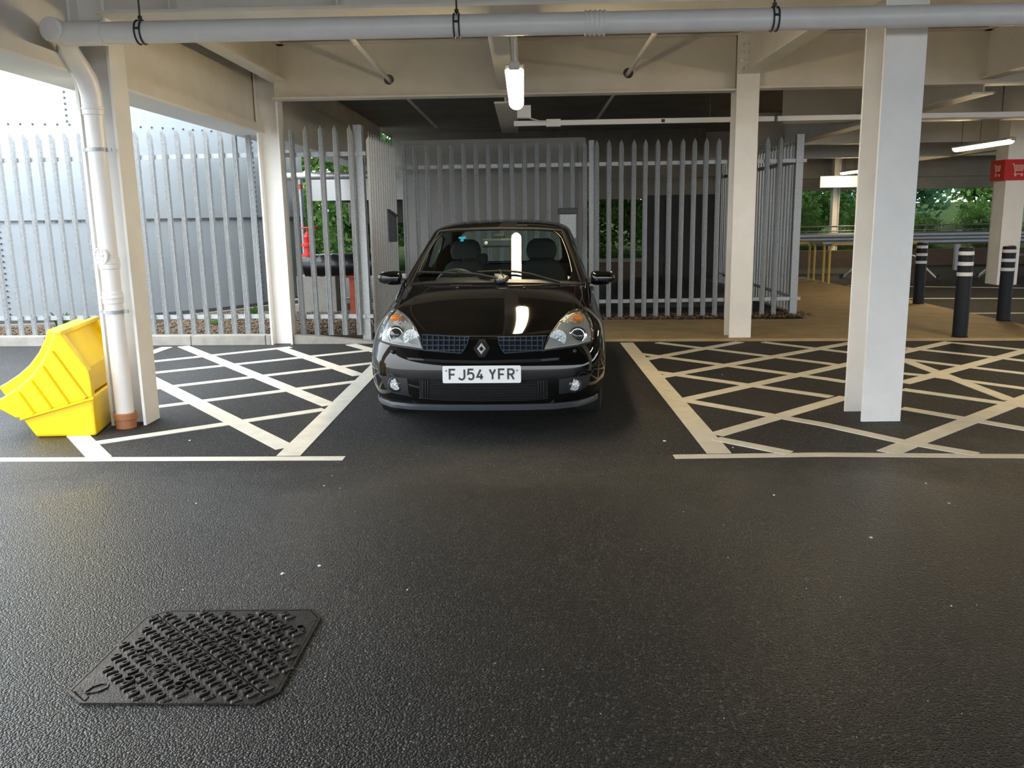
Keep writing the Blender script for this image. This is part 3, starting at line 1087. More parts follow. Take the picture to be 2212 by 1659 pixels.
# gravel margins
def gravel(name, label, areas, n, seed):
    r = random.Random(seed)
    mb = MB()
    for (x0, x1, yy0, yy1, zz) in areas:
        k = int(n * (x1 - x0) * (yy1 - yy0))
        for _ in range(k):
            c = Vector((r.uniform(x0, x1), r.uniform(yy0, yy1), zz + r.uniform(0.0, 0.012)))
            if (c.xy - Vector((-7.6, 15.5))).length < 3.8:
                continue
            s = r.uniform(0.010, 0.023)
            e = Matrix.Rotation(r.uniform(0, 6.28), 3, 'Z') @ Matrix.Rotation(r.uniform(-0.6, 0.6), 3, 'X')
            pts = [Vector(q) * s for q in ((1.2, 0, 0), (0, 1, 0), (-1.2, 0, 0.1), (0, -1, 0), (0, 0, 0.8), (0, 0, -0.7))]
            mb.add([c + e @ p for p in pts], [(0, 1, 4), (1, 2, 4), (2, 3, 4), (3, 0, 4), (1, 0, 5), (2, 1, 5), (3, 2, 5), (0, 3, 5)])
    o = mb.build(name, M['stone'], local=True, fix=False)
    tag(o, label, 'gravel', kind='stuff')


mb = MB().prism([(-8.4, 10.42, 0), (-1.86, 10.30, 0), (-1.86, 13.2, 0), (-4.35, 13.2, 0), (-4.9, 12.6, 0), (-5.6, 12.1, 0), (-6.5, 11.7, 0), (-8.4, 11.6, 0)], (0, 0, 0.075))
o = mb.build('gravel_bed', M['gravel_bed'])
tag(o, 'brown earth bed under the gravel by the tank fence', 'gravel bed')
gravel('gravel', 'brown gravel margin behind the palisade fence by the tank', [(-8.3, -1.82, 10.42, 11.6, 0.078), (-5.0, -1.82, 11.6, 13.1, 0.078)], 620, 1)
mb = MB().box(-1.6, 3.62, 11.9, 12.6, 0.0, 0.022)
o = mb.build('gravel_bed', M['gravel_bed'])
tag(o, 'dark earth strip under the rear palisade fence', 'gravel bed')
gravel('gravel', 'sparse gravel under the rear palisade fence', [(0.9, 4.0, 11.85, 12.5, 0.024)], 420, 2)

# small weeds by the tank
def weed(px, py, yy, h, label):
    c = yp(px, py, yy)
    r = random.Random(int(px))
    mb = MB()
    for k in range(26):
        a = r.uniform(0, 6.28)
        ln = r.uniform(0.4, 1) * h
        w = 0.018
        b = Vector((c.x + r.uniform(-0.06, 0.06), yy + r.uniform(-0.05, 0.05), 0.07))
        tip = b + Vector((math.cos(a) * ln * 0.6, math.sin(a) * ln * 0.6, ln))
        sdv = Vector((-math.sin(a), math.cos(a), 0)) * w
        md = b.lerp(tip, 0.6) + Vector((0, 0, ln * 0.15))
        mb.add([b, md + sdv, tip, md - sdv], [(0, 1, 2, 3)])
    o = mb.build('weed', M['leaf1'], fix=False)
    tag(o, label, 'weed')


weed(552, 675, 12.2, 0.20, 'small green weed growing in gravel beside the kerb column')
weed(460, 690, 11.5, 0.10, 'tiny green weed in gravel at the middle of the tank fence')
weed(132, 700, 11.0, 0.28, 'reddish upright weed in gravel behind the yellow bin')

# ------------------------------------------------------------------ tank
TC, TR = Vector((-7.6, 15.5)), 3.6
t = thing('water_tank', 'large round grey steel water tank of bolted curved sheets', 'tank', (TC.x, TC.y, 0))
rings = [(0.08, 1.50), (1.47, 2.80), (2.77, 4.12), (4.09, 5.45)]
NP = 6
SEAM = (-24.3, -24.3, -68.3, -24.3)
for ri, (za, zb) in enumerate(rings):
    for k in range(NP):
        a0 = math.radians(SEAM[ri]) + 2 * PI * k / NP
        a1 = a0 + 2 * PI / NP + 0.02
        r0 = TR + (0.010 if ri % 2 else 0.0)
        m = 18
        vs = []
        for i in range(m + 1):
            a = a0 + (a1 - a0) * i / m
            rr = r0 + (0.006 if i == 0 else 0.0)
            for zz in (za, zb):
                for dr in (0, -0.012):
                    vs.append((TC.x + (rr + dr) * math.cos(a), TC.y + (rr + dr) * math.sin(a), zz))
        fs = []
        for i in range(m):
            A, B = 4 * i, 4 * i + 4
            fs += [(A, B, B + 2, A + 2), (A + 1, A + 3, B + 3, B + 1), (A + 2, B + 2, B + 3, A + 3), (A, A + 1, B + 1, B)]
        fs += [(0, 2, 3, 1), (4 * m, 4 * m + 1, 4 * m + 3, 4 * m + 2)]
        MB().add(vs, fs).build('sheet', M['tank'], t, smooth=True, angle=30)
    mb = MB()
    nb = 150
    for i in range(nb):
        a = 2 * PI * i / nb
        if math.sin(a) > 0.45:
            continue
        if ri:
            n3 = Vector((math.cos(a), math.sin(a), 0))
            mb.lathe([(0.016, 0), (0.010, 0.016)], (TC.x + (TR + 0.010) * n3.x, TC.y + (TR + 0.010) * n3.y, za + 0.015), n3, 6)
    for k in range(NP):
        a = math.radians(SEAM[ri]) + 2 * PI * k / NP + 0.012
        if math.sin(a) > 0.45:
            continue
        n3 = Vector((math.cos(a), math.sin(a), 0))
        for i in range(17):
            mb.lathe([(0.016, 0), (0.010, 0.016)], (TC.x + (TR + 0.014) * n3.x, TC.y + (TR + 0.014) * n3.y, za + 0.06 + i * (zb - za - 0.12) / 16), n3, 6)
    o = mb.build('bolt_rows', M['bolt'], t)
    o['kind'] = 'stuff'
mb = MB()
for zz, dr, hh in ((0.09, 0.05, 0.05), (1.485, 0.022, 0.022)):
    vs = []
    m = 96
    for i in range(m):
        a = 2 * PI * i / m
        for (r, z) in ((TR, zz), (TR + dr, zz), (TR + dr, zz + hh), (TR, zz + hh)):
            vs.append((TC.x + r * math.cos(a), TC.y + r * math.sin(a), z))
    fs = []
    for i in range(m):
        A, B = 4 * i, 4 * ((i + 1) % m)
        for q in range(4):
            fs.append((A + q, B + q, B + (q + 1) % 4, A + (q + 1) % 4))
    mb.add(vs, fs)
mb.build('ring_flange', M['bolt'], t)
mb = MB().lathe([(TR + 0.05, 5.42), (TR + 0.05, 5.47), (TR * 0.6, 5.75), (0.01, 5.9)], (TC.x, TC.y, 0), n=64)
mb.build('roof', M['tank'], t, smooth=True, angle=30)
MB().lathe([(TR + 0.15, 0.0), (TR + 0.15, 0.09), (TR, 0.09)], (TC.x, TC.y, 0), n=64).build('base_slab', M['kerb'], t)

# ------------------------------------------------------------------ behind the rear fence
a = yp(868, 312, 13.0)
b = yp(1262, 306, 13.0)
t = tag(bpy.data.objects.new('wall_back', None), kind='structure')
COL.objects.link(t)
WL[t.name] = Vector((0, 0, 0))
npan = 3
for i in range(npan):
    x0 = a.x + (b.x - a.x) * i / npan
    x1 = a.x + (b.x - a.x) * (i + 1) / npan
    MB().box(x0 + 0.003, x1 - 0.003, 13.0, 13.08, 0.0, 2.50).build('wall_panel', M['wall_panel'], t, bevel=0.004)
MB().box(a.x - 0.02, b.x + 0.02, 12.985, 13.1, 2.50, 2.56).build('wall_capping', M['wall_panel'], t)
MB().box(b.x - 0.09, b.x + 0.02, 12.97, 13.12, 0.0, 2.52).build('wall_end_trim', M['wall_panel'], t)
# compound back wall with an opening
WY = 17.0
w = tag(bpy.data.objects.new('wall_compound', None), kind='structure')
COL.objects.link(w)
WL[w.name] = Vector((0, 0, 0))
xa, xb = 1.05, 2.36
MB().box(-1.7, 3.8, WY, WY + 0.2, 0.0, 0.54).build('low_wall', M['brick'], w)
MB().box(-1.7, 3.8, WY - 0.03, WY + 0.23, 0.54, 0.60).build('coping', M['kerb'], w, bevel=0.005)
MB().box(-1.7, 3.8, WY, WY + 0.25, 1.74, 2.35).build('lintel_beam', M['deck'], w)
MB().box(-1.7, 3.8, WY - 0.08, WY, 2.12, 2.20).build('ledge', M['deck'], w)
for i in range(4):
    x0 = xb + i * 0.36
    MB().box(x0, x0 + 0.35, WY - 0.05, WY, 0.0, 1.80).build('dark_panel', M['dark_panel'], w, bevel=0.004)
MB().box(-3.0, 4.2, 20.5, 20.6, 2.2, SOFFIT).build('added_shade_screen', M['deck'], w)  # added screen, blocks light from behind so the compound stays dark above
# low dark mound between the rear fence and the low wall
mb = MB().ellipsoid((2.35, 14.6, 0.0), (1.35, 1.1, 0.42), 20, 10)
o = mb.build('dark_mound', M['dark_panel'], smooth=True)
tag(o, 'dark covered heap inside the fenced compound', 'heap')

# ------------------------------------------------------------------ pipework in the compound beside the tank
BY = 12.0
y_b = 12.2
a = yp(640, 560, y_b)
b = yp(720, 548, y_b)
c = yp(720, 597, y_b)
zc, rr = (b.z + c.z) / 2, (b.z - c.z) / 2
mb = MB()
n = 26
path = [(-3.10 + i * (1.25 / n), y_b + 0.004 * math.sin(i * 1.7), zc + 0.004 * math.sin(i * 2.3)) for i in range(n + 1)]
mb.tube(path, [rr * (1 + 0.025 * math.sin(i * 2.9) * math.cos(i * 1.3)) for i in range(n + 1)], 18)
o = mb.build('wrapped_pipe', M['wrap'], smooth=True, angle=60)
tag(o, 'fat pipe wrapped in shiny black plastic beside the tank', 'pipe')
t = thing('pipe_support', 'red oxide steel post under the wrapped pipe', 'support', (yp(760, 640, y_b).x, y_b, 0))
p = yp(760, 600, y_b)
MB().box(p.x - 0.035, p.x + 0.035, y_b - 0.03, y_b + 0.03, 0.05, zc - rr + 0.02).build('post', M['rust_red'], t)
MB().box(p.x - 0.12, p.x + 0.12, y_b - 0.06, y_b + 0.06, zc - rr - 0.02, zc - rr + 0.01).build('cradle', M['rust_red'], t)
MB().box(p.x - 0.1, p.x + 0.1, y_b - 0.1, y_b + 0.1, 0.05, 0.085).build('foot_plate', M['rust_red'], t)
t = thing('fire_valve', 'red fire valve with hand wheel above the wrapped pipe', 'valve', (yp(667, 540, y_b).x, y_b, zc + rr))
vx = yp(666, 530, y_b).x
zt = yp(666, 492, y_b).z
MB().lathe([(0.10, -0.05), (0.10, 0.0), (0.06, 0.02), (0.06, 0.10), (0.095, 0.105), (0.095, 0.14), (0.05, 0.16), (0.065, 0.24), (0.03, 0.30), (0.014, 0.31), (0.014, zt - zc - rr)], (vx, y_b, zc + rr), n=16).build('bonnet', M['red_pipe'], t, smooth=True, angle=30)
hw = [(vx + 0.03 + 0.115 * math.cos(a), y_b + 0.115 * math.sin(a), zt) for a in [2 * PI * k / 24 for k in range(24)]]
mb = MB().tube(hw, 0.011, 8, closed=True)
for k in range(3):
    an = k * PI / 3
    mb.tube([(vx + 0.03 - 0.11 * math.cos(an), y_b - 0.11 * math.sin(an), zt), (vx + 0.03 + 0.11 * math.cos(an), y_b + 0.11 * math.sin(an), zt)], 0.008, 6)
mb.build('hand_wheel', M['red_pipe'], t, smooth=True)
zz = yp(700, 380, 13.4).z
t = thing('feed_pipe', 'silver overhead feed pipe from tank into the compound', 'pipe', (-3, 13.4, zz))
MB().tube([(-3.62, 13.4, zz), (-2.0, 13.4, zz)], 0.055, 18).build('pipe_run', M['galv_bright'], t, smooth=True, angle=50)
MB().lathe([(0.085, 0), (0.085, 0.05)], (yp(635, 382, 13.4).x - 0.03, 13.4, zz), (1, 0, 0), 16).build('flange', M['galv_bright'], t)
vx2 = yp(648, 400, 13.3).x
MB().tube([(vx2, 13.3, zz - 0.05), (vx2, 13.3, 0.05)], 0.024, 12).build('drop_pipe', M['galv'], t, smooth=True, angle=50)
MB().lathe([(0.032, 0), (0.032, 0.07)], (vx2, 13.3, zz - 0.19), n=12).build('red_sleeve', M['rust_red'], t)
MB().lathe([(0.04, 0), (0.04, 0.08)], (vx2, 13.3, 0.28), n=12).build('red_sleeve', M['rust_red'], t)
# concrete pad, back kerb, thin rail
a = yp(640, 597, 12.9)
b = yp(727, 645, 12.9)
o = MB().box(a.x, b.x, 12.9, 13.3, 0.0, a.z).build('concrete_block', M['kerb'], bevel=0.01)
tag(o, 'pale green-stained concrete block behind the wrapped pipe', 'block')
z1 = gp(700, 660).y
o = MB().box(-3.7, -1.85, 13.35, 13.5, 0.0, 0.16).build('kerb', M['kerb'], bevel=0.01)
tag(o, 'low concrete kerb behind the gravel in the compound', 'kerb')
zz = yp(720, 645, 13.45).z
o = MB().tube([(-3.6, 13.45, zz), (-1.9, 13.45, zz)], 0.014, 8).build('thin_rail', M['galv_bright'], smooth=True)
tag(o, 'thin silver rail low behind the gravel', 'rail')
# pale fascia and dark beam beyond
a = yp(650, 388, 16.0)
b = yp(790, 432, 16.0)
t = thing('roof_fascia', 'white fascia of the low roof beyond the tank compound', 'fascia', (-3.5, 16, b.z))
MB().box(-3.86, -1.9, 16.0, 16.1, b.z - 0.0, a.z).build('fascia_board', M['white'], t)
MB().box(-3.86, -1.9, 16.1, 19.5, b.z + 0.02, b.z + 0.06).build('soffit_board', M['dark_panel'], t)
MB().box(-3.9, -1.6, 19.5, 19.7, 1.35, a.z).build('rear_beam', M['deck'], t)
# ------------------------------------------------------------------ far area on the right: bollards, rails, barrier, signs
def bollard(px, py, ptop, label):
    c = gp(px, py)
    h = yp(px + 3, ptop, c.y).z
    r = 0.079
    t = thing('bollard', label, 'bollard', (c.x, c.y, 0))
    MB().lathe([(r + 0.012, 0), (r + 0.012, 0.03), (r, 0.04), (r, h - 0.04), (r * 0.93, h - 0.012), (r * 0.6, h - 0.002), (0.0, h)], (c.x, c.y, 0), n=28).build('shaft', M['bollard'], t, smooth=True, angle=40)
    mb = MB()
    for k in range(3):
        zz = h - 0.05 - k * 0.115
        mb2 = MB().lathe([(r, zz - 0.042), (r + 0.002, zz - 0.040), (r + 0.002, zz - 0.002), (r, zz)], (c.x, c.y, 0), n=28)
        mb2.build('reflective_band', M['reflector'], t, smooth=True, angle=30)
        mb.lathe([(r, zz - 0.052), (r + 0.004, zz - 0.05), (r + 0.004, zz - 0.044), (r, zz - 0.042)], (c.x, c.y, 0), n=28)
    o = mb.build('grooves', M['bollard'], t)
    o['kind'] = 'stuff'
    return t


bollard(1983, 660, 523, 'black banded bollard at the paving edge, its foot touching the bay line area')
bollard(2072, 733, 533, 'black banded bollard at the front edge of the tan paving')
bollard(2166, 697, 530, 'black banded bollard beside the red-topped column')

# red-topped column
RX, RY = 9.23, 16.9
t = thing('sign_column', 'tan lit steel column wearing a red trolley sign band', 'column', (RX, RY, 0))
mb = MB()
hcol(mb, RX, RY, 0, SOFFIT, 'y', 0.38, 0.40, 0.03, 0.02)
mb.box(RX - 0.19, RX - 0.16, RY - 0.2, RY + 0.2, 0, SOFFIT)
mb.build('shaft', M['paint_col'], t, bevel=0.004)
zt, zb = yp(2160, 345, RY - 0.2).z, yp(2165, 390, RY - 0.2).z
s = thing('trolley_sign', 'red wrap-around sign with a pale shopping trolley symbol', 'sign', (RX, RY, zb))
MB().box(RX - 0.235, RX + 0.225, RY - 0.25, RY - 0.235, zb, zt).build('front_panel', M['red'], s)
MB().box(RX - 0.25, RX - 0.235, RY - 0.25, RY + 0.25, zb, zt).build('side_panel', M['red'], s)


def trolley_icon(fn, depth, name, parent):
    mb = MB()
    for pth, w in (([(-0.42, 0.40), (-0.32, 0.40), (-0.18, -0.16), (-0.24, -0.28), (0.34, -0.28)], 0.045), ([(-0.30, 0.30), (0.40, 0.30), (0.30, -0.05), (-0.21, -0.05)], 0.04),
                   ([(-0.28, 0.22), (0.36, 0.22)], 0.03), ([(-0.26, 0.13), (0.35, 0.13)], 0.03), ([(-0.23, 0.04), (0.32, 0.04)], 0.03),
                   ([(-0.12, 0.30), (-0.10, -0.05)], 0.03), ([(0.05, 0.30), (0.05, -0.05)], 0.03), ([(0.22, 0.30), (0.18, -0.05)], 0.03)):
        ribbon(mb, pth, w, fn, depth)
    for cx in (-0.16, 0.28):
        ribbon(mb, [(cx + 0.055 * math.cos(a), -0.36 + 0.055 * math.sin(a)) for a in [2 * PI * k / 10 for k in range(10)]], 0.035, fn, depth, closed=True)
    mb.build(name, M['sign_icon'], parent)


hz = (zt - zb)
trolley_icon(lambda p: (RX + 0.0 + p.x * hz * 0.72, RY - 0.250, (zt + zb) / 2 + p.y * hz * 0.72), (0, -0.004, 0), 'trolley_symbol', s)
trolley_icon(lambda p: (RX - 0.250, RY - p.x * hz * 0.72, (zt + zb) / 2 + p.y * hz * 0.72), (-0.004, 0, 0), 'trolley_symbol', s)
# far slender column
fcx = yp(1803, 450, 24.3).x
column('steel_column', fcx, 24.3, 'x', 'slender white far column under the bright hanging sign', w=0.2, d=0.16)
# hanging white sign
a = yp(1772, 381, 23.65)
b = yp(1846, 404, 23.65)
t = thing('hanging_sign', 'blank white rectangular sign hung below a lamp', 'sign', ((a.x + b.x) / 2, 23.65, b.z))
MB().box(a.x, b.x + 0.1, 23.63, 23.67, b.z, a.z).build('panel', M['white'], t)
for x in (a.x + 0.1, b.x):
    MB().tube([(x, 23.65, a.z), (x, 23.65, SOFFIT)], 0.006, 6).build('drop_rod', M['black_steel'], t)


def hoop(a, b, h, r, label, mt='yellow_rail', rc=0.12, grp=None, splay=0.0, name='hoop_rail', feet=False, cat='rail'):
    a, b = Vector((a[0], a[1], 0)), Vector((b[0], b[1], 0))
    d = (b - a).normalized()
    t = thing(name, label, cat, ((a + b) / 2), grp)
    up = Vector((0, 0, 1))
    A, B = a + d * splay + up * (h - rc), b - d * splay + up * (h - rc)
    path = [a, A]
    for k in range(1, 6):
        an = PI / 2 * k / 5
        path.append(A + d * (rc * (1 - math.cos(an))) + up * (rc * math.sin(an)))
    for k in range(0, 5):
        an = PI / 2 * (1 - k / 5)
        path.append(B - d * (rc * (1 - math.cos(an))) + up * (rc * math.sin(an)))
    path += [B, b]
    MB().tube(path, r, 10).build('tube_frame', M[mt], t, smooth=True, angle=60)
    if feet:
        for q in (a, b):
            MB().lathe([(0.05, 0), (0.05, 0.06), (0.03, 0.09)], (q.x, q.y, 0), n=12).build('foot', M['black_steel'], t)
    return t


h1 = gp(1789, 616)
h2 = gp(1782, 613)
hoop((h1.x, h1.y), (h1.x + 1.9, h1.y + 0.1), 0.80, 0.024, 'yellow steel hoop rail running away from the tan paving corner')
hoop((h2.x - 0.03, h2.y + 0.05), (h2.x + 0.06, h2.y + 2.2), 0.80, 0.024, 'yellow steel hoop rail along the back of the tan paving')
q = gp(1757, 609)
q2 = gp(1746, 608)
hoop((q.x, q.y), (q.x + 0.1, q.y + 2.4), 0.78, 0.022, 'thin yellow hoop rail beside the fence corner post', rc=0.1)
hoop((q2.x, q2.y), (q2.x - 0.9, q2.y), 0.80, 0.022, 'yellow hoop rail partly behind the fence corner post', rc=0.1)
a = gp(1818, 601)
b = gp(2026, 604)
hoop((a.x, a.y), (b.x, b.y), 0.50, 0.032, 'splayed silver tube frame with black feet on the dark tarmac', 'galv_bright', 0.1, None, 0.42, 'tube_stand', True, 'stand')
a = gp(2110, 600)
b = gp(2310, 607)
hoop((a.x, a.y), (b.x, b.y), 0.50, 0.032, 'splayed silver tube frame beyond the red-topped column', 'galv_bright', 0.1, None, 0.42, 'tube_stand', True, 'stand')

# crash barrier and low wall at the far edge
t = thing('crash_barrier', 'dull metal crash barrier with thin handrail before the trees', 'barrier', (12, 21.0, 0))
sec = [(0.0, 0.0), (-0.06, 0.05), (-0.06, 0.10), (0.0, 0.14), (0.0, 0.18), (-0.06, 0.22), (-0.06, 0.27), (0.0, 0.31), (0.012, 0.31), (0.012, 0.0)]
MB().prism([(4.6, 21.0 + y, 0.62 + z) for y, z in sec], (26, 0, 0)).build('rail', M['galv'], t)
for i in range(9):
    x = 5.6 + i * 2.4
    MB().box(x - 0.05, x + 0.05, 21.02, 21.12, 0, 0.95).build('post', M['galv'], t)
MB().tube([(4.6, 21.1, 1.08), (30.6, 21.1, 1.08)], 0.016, 8).build('handrail', M['galv'], t)
MB().tube([(4.6, 21.1, 0.97), (30.6, 21.1, 0.97)], 0.012, 8).build('handrail', M['galv'], t)
for i in range(11):
    x = 5.2 + i * 2.4
    MB().tube([(x, 21.1, 0.9), (x, 21.1, 1.08)], 0.012, 6).build('handrail_post', M['galv'], t)
o = MB().box(4.2, 30.6, 23.0, 23.25, 0.0, 0.42).build('low_wall', M['brick'])
tag(o, 'low brown wall behind the crash barrier', 'wall')
o = MB().add([(-60, 23.3, 0.05), (60, 23.3, 0.05), (60, 26, 0.1), (60, 60, 1.9), (-60, 60, 1.9), (-60, 26, 0.1)], [(0, 1, 2, 5), (5, 2, 3, 4)]).build('grass_bank', M['soil'], local=True)
tag(o, 'dark earth bank rising under the trees', 'bank', kind='structure')

# ------------------------------------------------------------------ trees
def tree_mesh(seed, h, rad, low, nleaf, lm):
    r = random.Random(seed)
    tr = MB()
    base = Vector((0, 0, -0.2))
    pts = [base]
    for k in range(1, 8):
        pts.append(Vector((r.uniform(-0.12, 0.12) * k * 0.4, r.uniform(-0.12, 0.12) * k * 0.4, h * 0.8 * k / 7)))
    tr.tube(pts, [0.17 * (1 - 0.11 * k) for k in range(8)], 10)
    br = MB()
    tips = []
    for k in range(16):
        zz = low + (h * 0.8 - low) * r.random()
        a = r.uniform(0, 6.28)
        ln = rad * r.uniform(0.5, 1.0)
        s = Vector((0, 0, zz))
        e = s + Vector((math.cos(a) * ln, math.sin(a) * ln, ln * r.uniform(0.1, 0.5)))
        m = s.lerp(e, 0.5) + Vector((r.uniform(-0.15, 0.15), r.uniform(-0.15, 0.15), 0.12))
        br.tube([s, m, e], [0.045, 0.03, 0.01], 6)
        tips += [m, e, s.lerp(e, 0.75)]
    lf = MB()
    clus = []
    for k in range(90):
        a = r.uniform(0, 6.28)
        zz = r.uniform(low, h)
        f = math.sqrt(max(0.05, 1 - ((zz - (low + h) / 2) / ((h - low) / 2)) ** 2 * 0.75))
        q = math.sqrt(r.random()) * rad * f
        clus.append((Vector((q * math.cos(a), q * math.sin(a), zz)), r.uniform(0.25, 0.6)))
    clus += [(p, 0.4) for p in tips]
    vs, fs = [], []
    for _ in range(nleaf):
        c, cr = clus[r.randrange(len(clus))]
        p = c + Vector((r.gauss(0, 1), r.gauss(0, 1), r.gauss(0, 0.7))) * cr * 0.6
        n = Vector((r.gauss(0, 1), r.gauss(0, 1), r.gauss(0.5, 1))).normalized()
        u = n.orthogonal().normalized()
        v = n.cross(u)
        an = r.uniform(0, 6.28)
        u, v = u * math.cos(an) + v * math.sin(an), v * math.cos(an) - u * math.sin(an)
        L_ = r.uniform(0.07, 0.13)
        W_ = L_ * 0.62
        b = len(vs)
        vs += [p - u * L_, p + v * W_ - n * 0.01, p + u * L_, p - v * W_ - n * 0.01]
        fs.append((b, b + 1, b + 2, b + 3))
    lf.v, lf.f = vs, fs
    ms = []
    for mb, nm, mt in ((tr, 'trunk', M['bark']), (br, 'branches', M['bark']), (lf, 'foliage', lm)):
        me = mb.mesh(nm, fix=(nm != 'foliage'), smooth=(nm != 'foliage'))
        me.materials.append(mt)
        ms.append((nm, me))
    return ms


TM = [tree_mesh(11, 6.5, 2.3, 0.7, 8000, M['leaf1']), tree_mesh(12, 7.5, 2.0, 0.9, 6500, M['leaf2']), tree_mesh(13, 5.5, 2.6, 0.3, 8000, M['leaf1'])]
TL = ['leafy green tree with a full low crown growing beyond the far deck edge', 'bluish green tree with a loose crown growing beyond the far deck edge', 'broad bushy tree with low boughs growing beyond the far deck edge']


def tree(k, x, y, rz, sc, label=None, grp='trees beyond the deck'):
    t = thing('shrub' if 'shrub' in (label or '') else 'tree', label or TL[k], 'shrub' if 'shrub' in (label or '') else 'tree', (x, y, max(0.0, (y - 26) * 0.052)), grp)
    t.rotation_euler.z = rz
    t.scale = (sc, sc, sc)
    for nm, me in TM[k]:
        o = bpy.data.objects.new(nm, me)
        COL.objects.link(o)
        o.parent = t
        if nm == 'foliage':
            o['kind'] = 'stuff'


for i, (k, x, y, rz, sc) in enumerate([(0, 9.0, 29.0, 0.3, 1.0), (1, 12.4, 28.6, 1.2, 1.0), (0, 18.6, 29.0, 3.1, 1.05), (1, 22.0, 30.0, 0.6, 1.0),
                                       (2, 11.0, 33.5, 4.0, 1.1), (0, 19.5, 36.0, 5.0, 1.1), (2, 7.2, 32.0, 1.0, 1.0), (2, 25.0, 31.0, 2.6, 1.1),
                                       (2, 1.9, 24.2, 1.2, 0.8), (1, 2.2, 28.5, 2.2, 0.95), (0, 4.4, 28.0, 0.9, 0.95), (2, 0.2, 29.0, 3.3, 1.0)]):
    tree(k, x, y, rz, sc)
for i in range(9):
    tree(2, 6.2 + i * 1.85, 25.9 + 0.5 * math.sin(i * 2.1), i * 1.3, 0.27 + 0.04 * math.sin(i * 1.7), 'low bushy shrub beyond the crash barrier and low wall', 'shrubs beyond the low wall')
LT = 'green tree seen between the tank and the grey panel wall'
tree(0, -4.4, 24.0, 0.5, 0.95, LT, 'trees behind the tank compound')
tree(2, -6.8, 26.0, 2.5, 1.0, LT, 'trees behind the tank compound')
tree(1, -2.4, 26.0, 1.5, 1.0, LT, 'trees behind the tank compound')

# ------------------------------------------------------------------ yellow plastic bin leaning by the downpipe column
def k6(x, y):
    return (x / 4.88, 680 + y / 4.88)


g0, g1 = gp(*k6(375, 1298)), gp(*k6(1015, 1283))
ux = (g1 - g0)
ux.z = 0
ux.normalize()
pn = Vector((ux.y, -ux.x, 0))          # towards the camera
dd = Vector((-0.20, 0.98, 0)).normalized()


def onplane(p):
    d = ray(p)
    return CP + d * ((g0 - CP).dot(pn) / d.dot(pn))


def bp(x, y):
    q = onplane(k6(x, y))
    return ((q - g0).dot(ux), q.z)


def b3(p, dep=0.0):
    return g0 + ux * p[0] + Vector((0, 0, p[1])) + dd * dep


DB = 0.95
upper = [bp(*q) for q in [(215, 1090), (165, 1092), (-20, 990), (-28, 900), (60, 852), (200, 757), (330, 642), (440, 492), (515, 330), (545, 215), (585, 185), (622, 180), (935, 590), (960, 720), (975, 868)]]
base = [bp(*q) for q in [(375, 1300), (1015, 1281), (995, 1080), (975, 868), (215, 1090), (295, 1195)]]
base[0] = (base[0][0], 0.0)
base[1] = (base[1][0], 0.0)
t = thing('grit_bin', 'yellow moulded plastic grit bin with ribbed sides and concave front', 'bin', (g0.x, g0.y, 0))
MB().prism([b3(p, 0.0) for p in upper], dd * 0.075).build('side_panel', M['yellow'], t, bevel=0.012)
MB().prism([b3(p, DB - 0.075) for p in upper], dd * 0.075).build('side_panel', M['yellow'], t, bevel=0.012)
MB().prism([b3(p, 0.012) for p in base], dd * (DB - 0.024)).build('base_block', M['yellow'], t, bevel=0.02)
core = []
for i, (u_, z_) in enumerate(upper):
    core.append((u_, z_))
core[11] = (upper[11][0] - 0.03, upper[11][1] - 0.02)
core[12] = (upper[12][0] - 0.06, upper[12][1] - 0.01)
core[13] = (upper[13][0] - 0.055, upper[13][1])
core[14] = (upper[14][0] - 0.05, upper[14][1])
MB().prism([b3(p, 0.05) for p in core], dd * (DB - 0.10)).build('body_core', M['yellow'], t)
# rolled lip that follows the concave front edge, standing proud of the side panels
lip = [bp(*q) for q in [(-40, 890), (60, 835), (200, 735), (320, 600), (415, 440), (470, 300), (500, 205)]]
vs, fs = [], []
cv = upper[3:10]
outer = []
for i, p in enumerate(cv):
    a_, b_ = cv[max(i - 1, 0)], cv[min(i + 1, len(cv) - 1)]
    tx, tz = b_[0] - a_[0], b_[1] - a_[1]
    l_ = math.hypot(tx, tz)
    outer.append((p[0] - tz / l_ * 0.075, p[1] + tx / l_ * 0.075))
ringpts = outer + [(p[0] + 0.01, p[1] - 0.01) for p in cv[::-1]]
MB().prism([b3(p, 0.13) for p in ringpts], dd * (DB - 0.22)).build('curved_lip', M['yellow'], t, bevel=0.012)
# rim along the top of the end wall
top = upper[10:12]
MB().prism([b3((upper[10][0] - 0.01, upper[10][1] - 0.03), 0.0), b3((upper[11][0] + 0.012, upper[11][1] - 0.03), 0.0), b3((upper[11][0] + 0.012, upper[11][1] + 0.006), 0.0), b3((upper[10][0] - 0.01, upper[10][1] + 0.006), 0.0)], dd * DB).build('top_rim', M['yellow'], t, bevel=0.01)
for q in ([(545, 388), (905, 876)], [(445, 548), (720, 938)], [(325, 698), (540, 990)], [(195, 822), (355, 1045)]):
    p0, p1 = bp(*q[0]), bp(*q[1])
    a3, c3 = b3(p0, -0.004), b3(p1, -0.004)
    dv = (c3 - a3).normalized()
    sv = dv.cross(pn).normalized() * 0.015
    v8 = [a3 + sv, a3 - sv, c3 - sv, c3 + sv]
    f8 = [v + pn * 0.014 - (v - (a3 if i < 2 else c3)) * 0.45 for i, v in enumerate(v8)]
    MB().add(v8 + f8, [(0, 1, 2, 3), (4, 5, 6, 7), (0, 1, 5, 4), (1, 2, 6, 5), (2, 3, 7, 6), (3, 0, 4, 7)]).build('rib', M['yellow'], t)
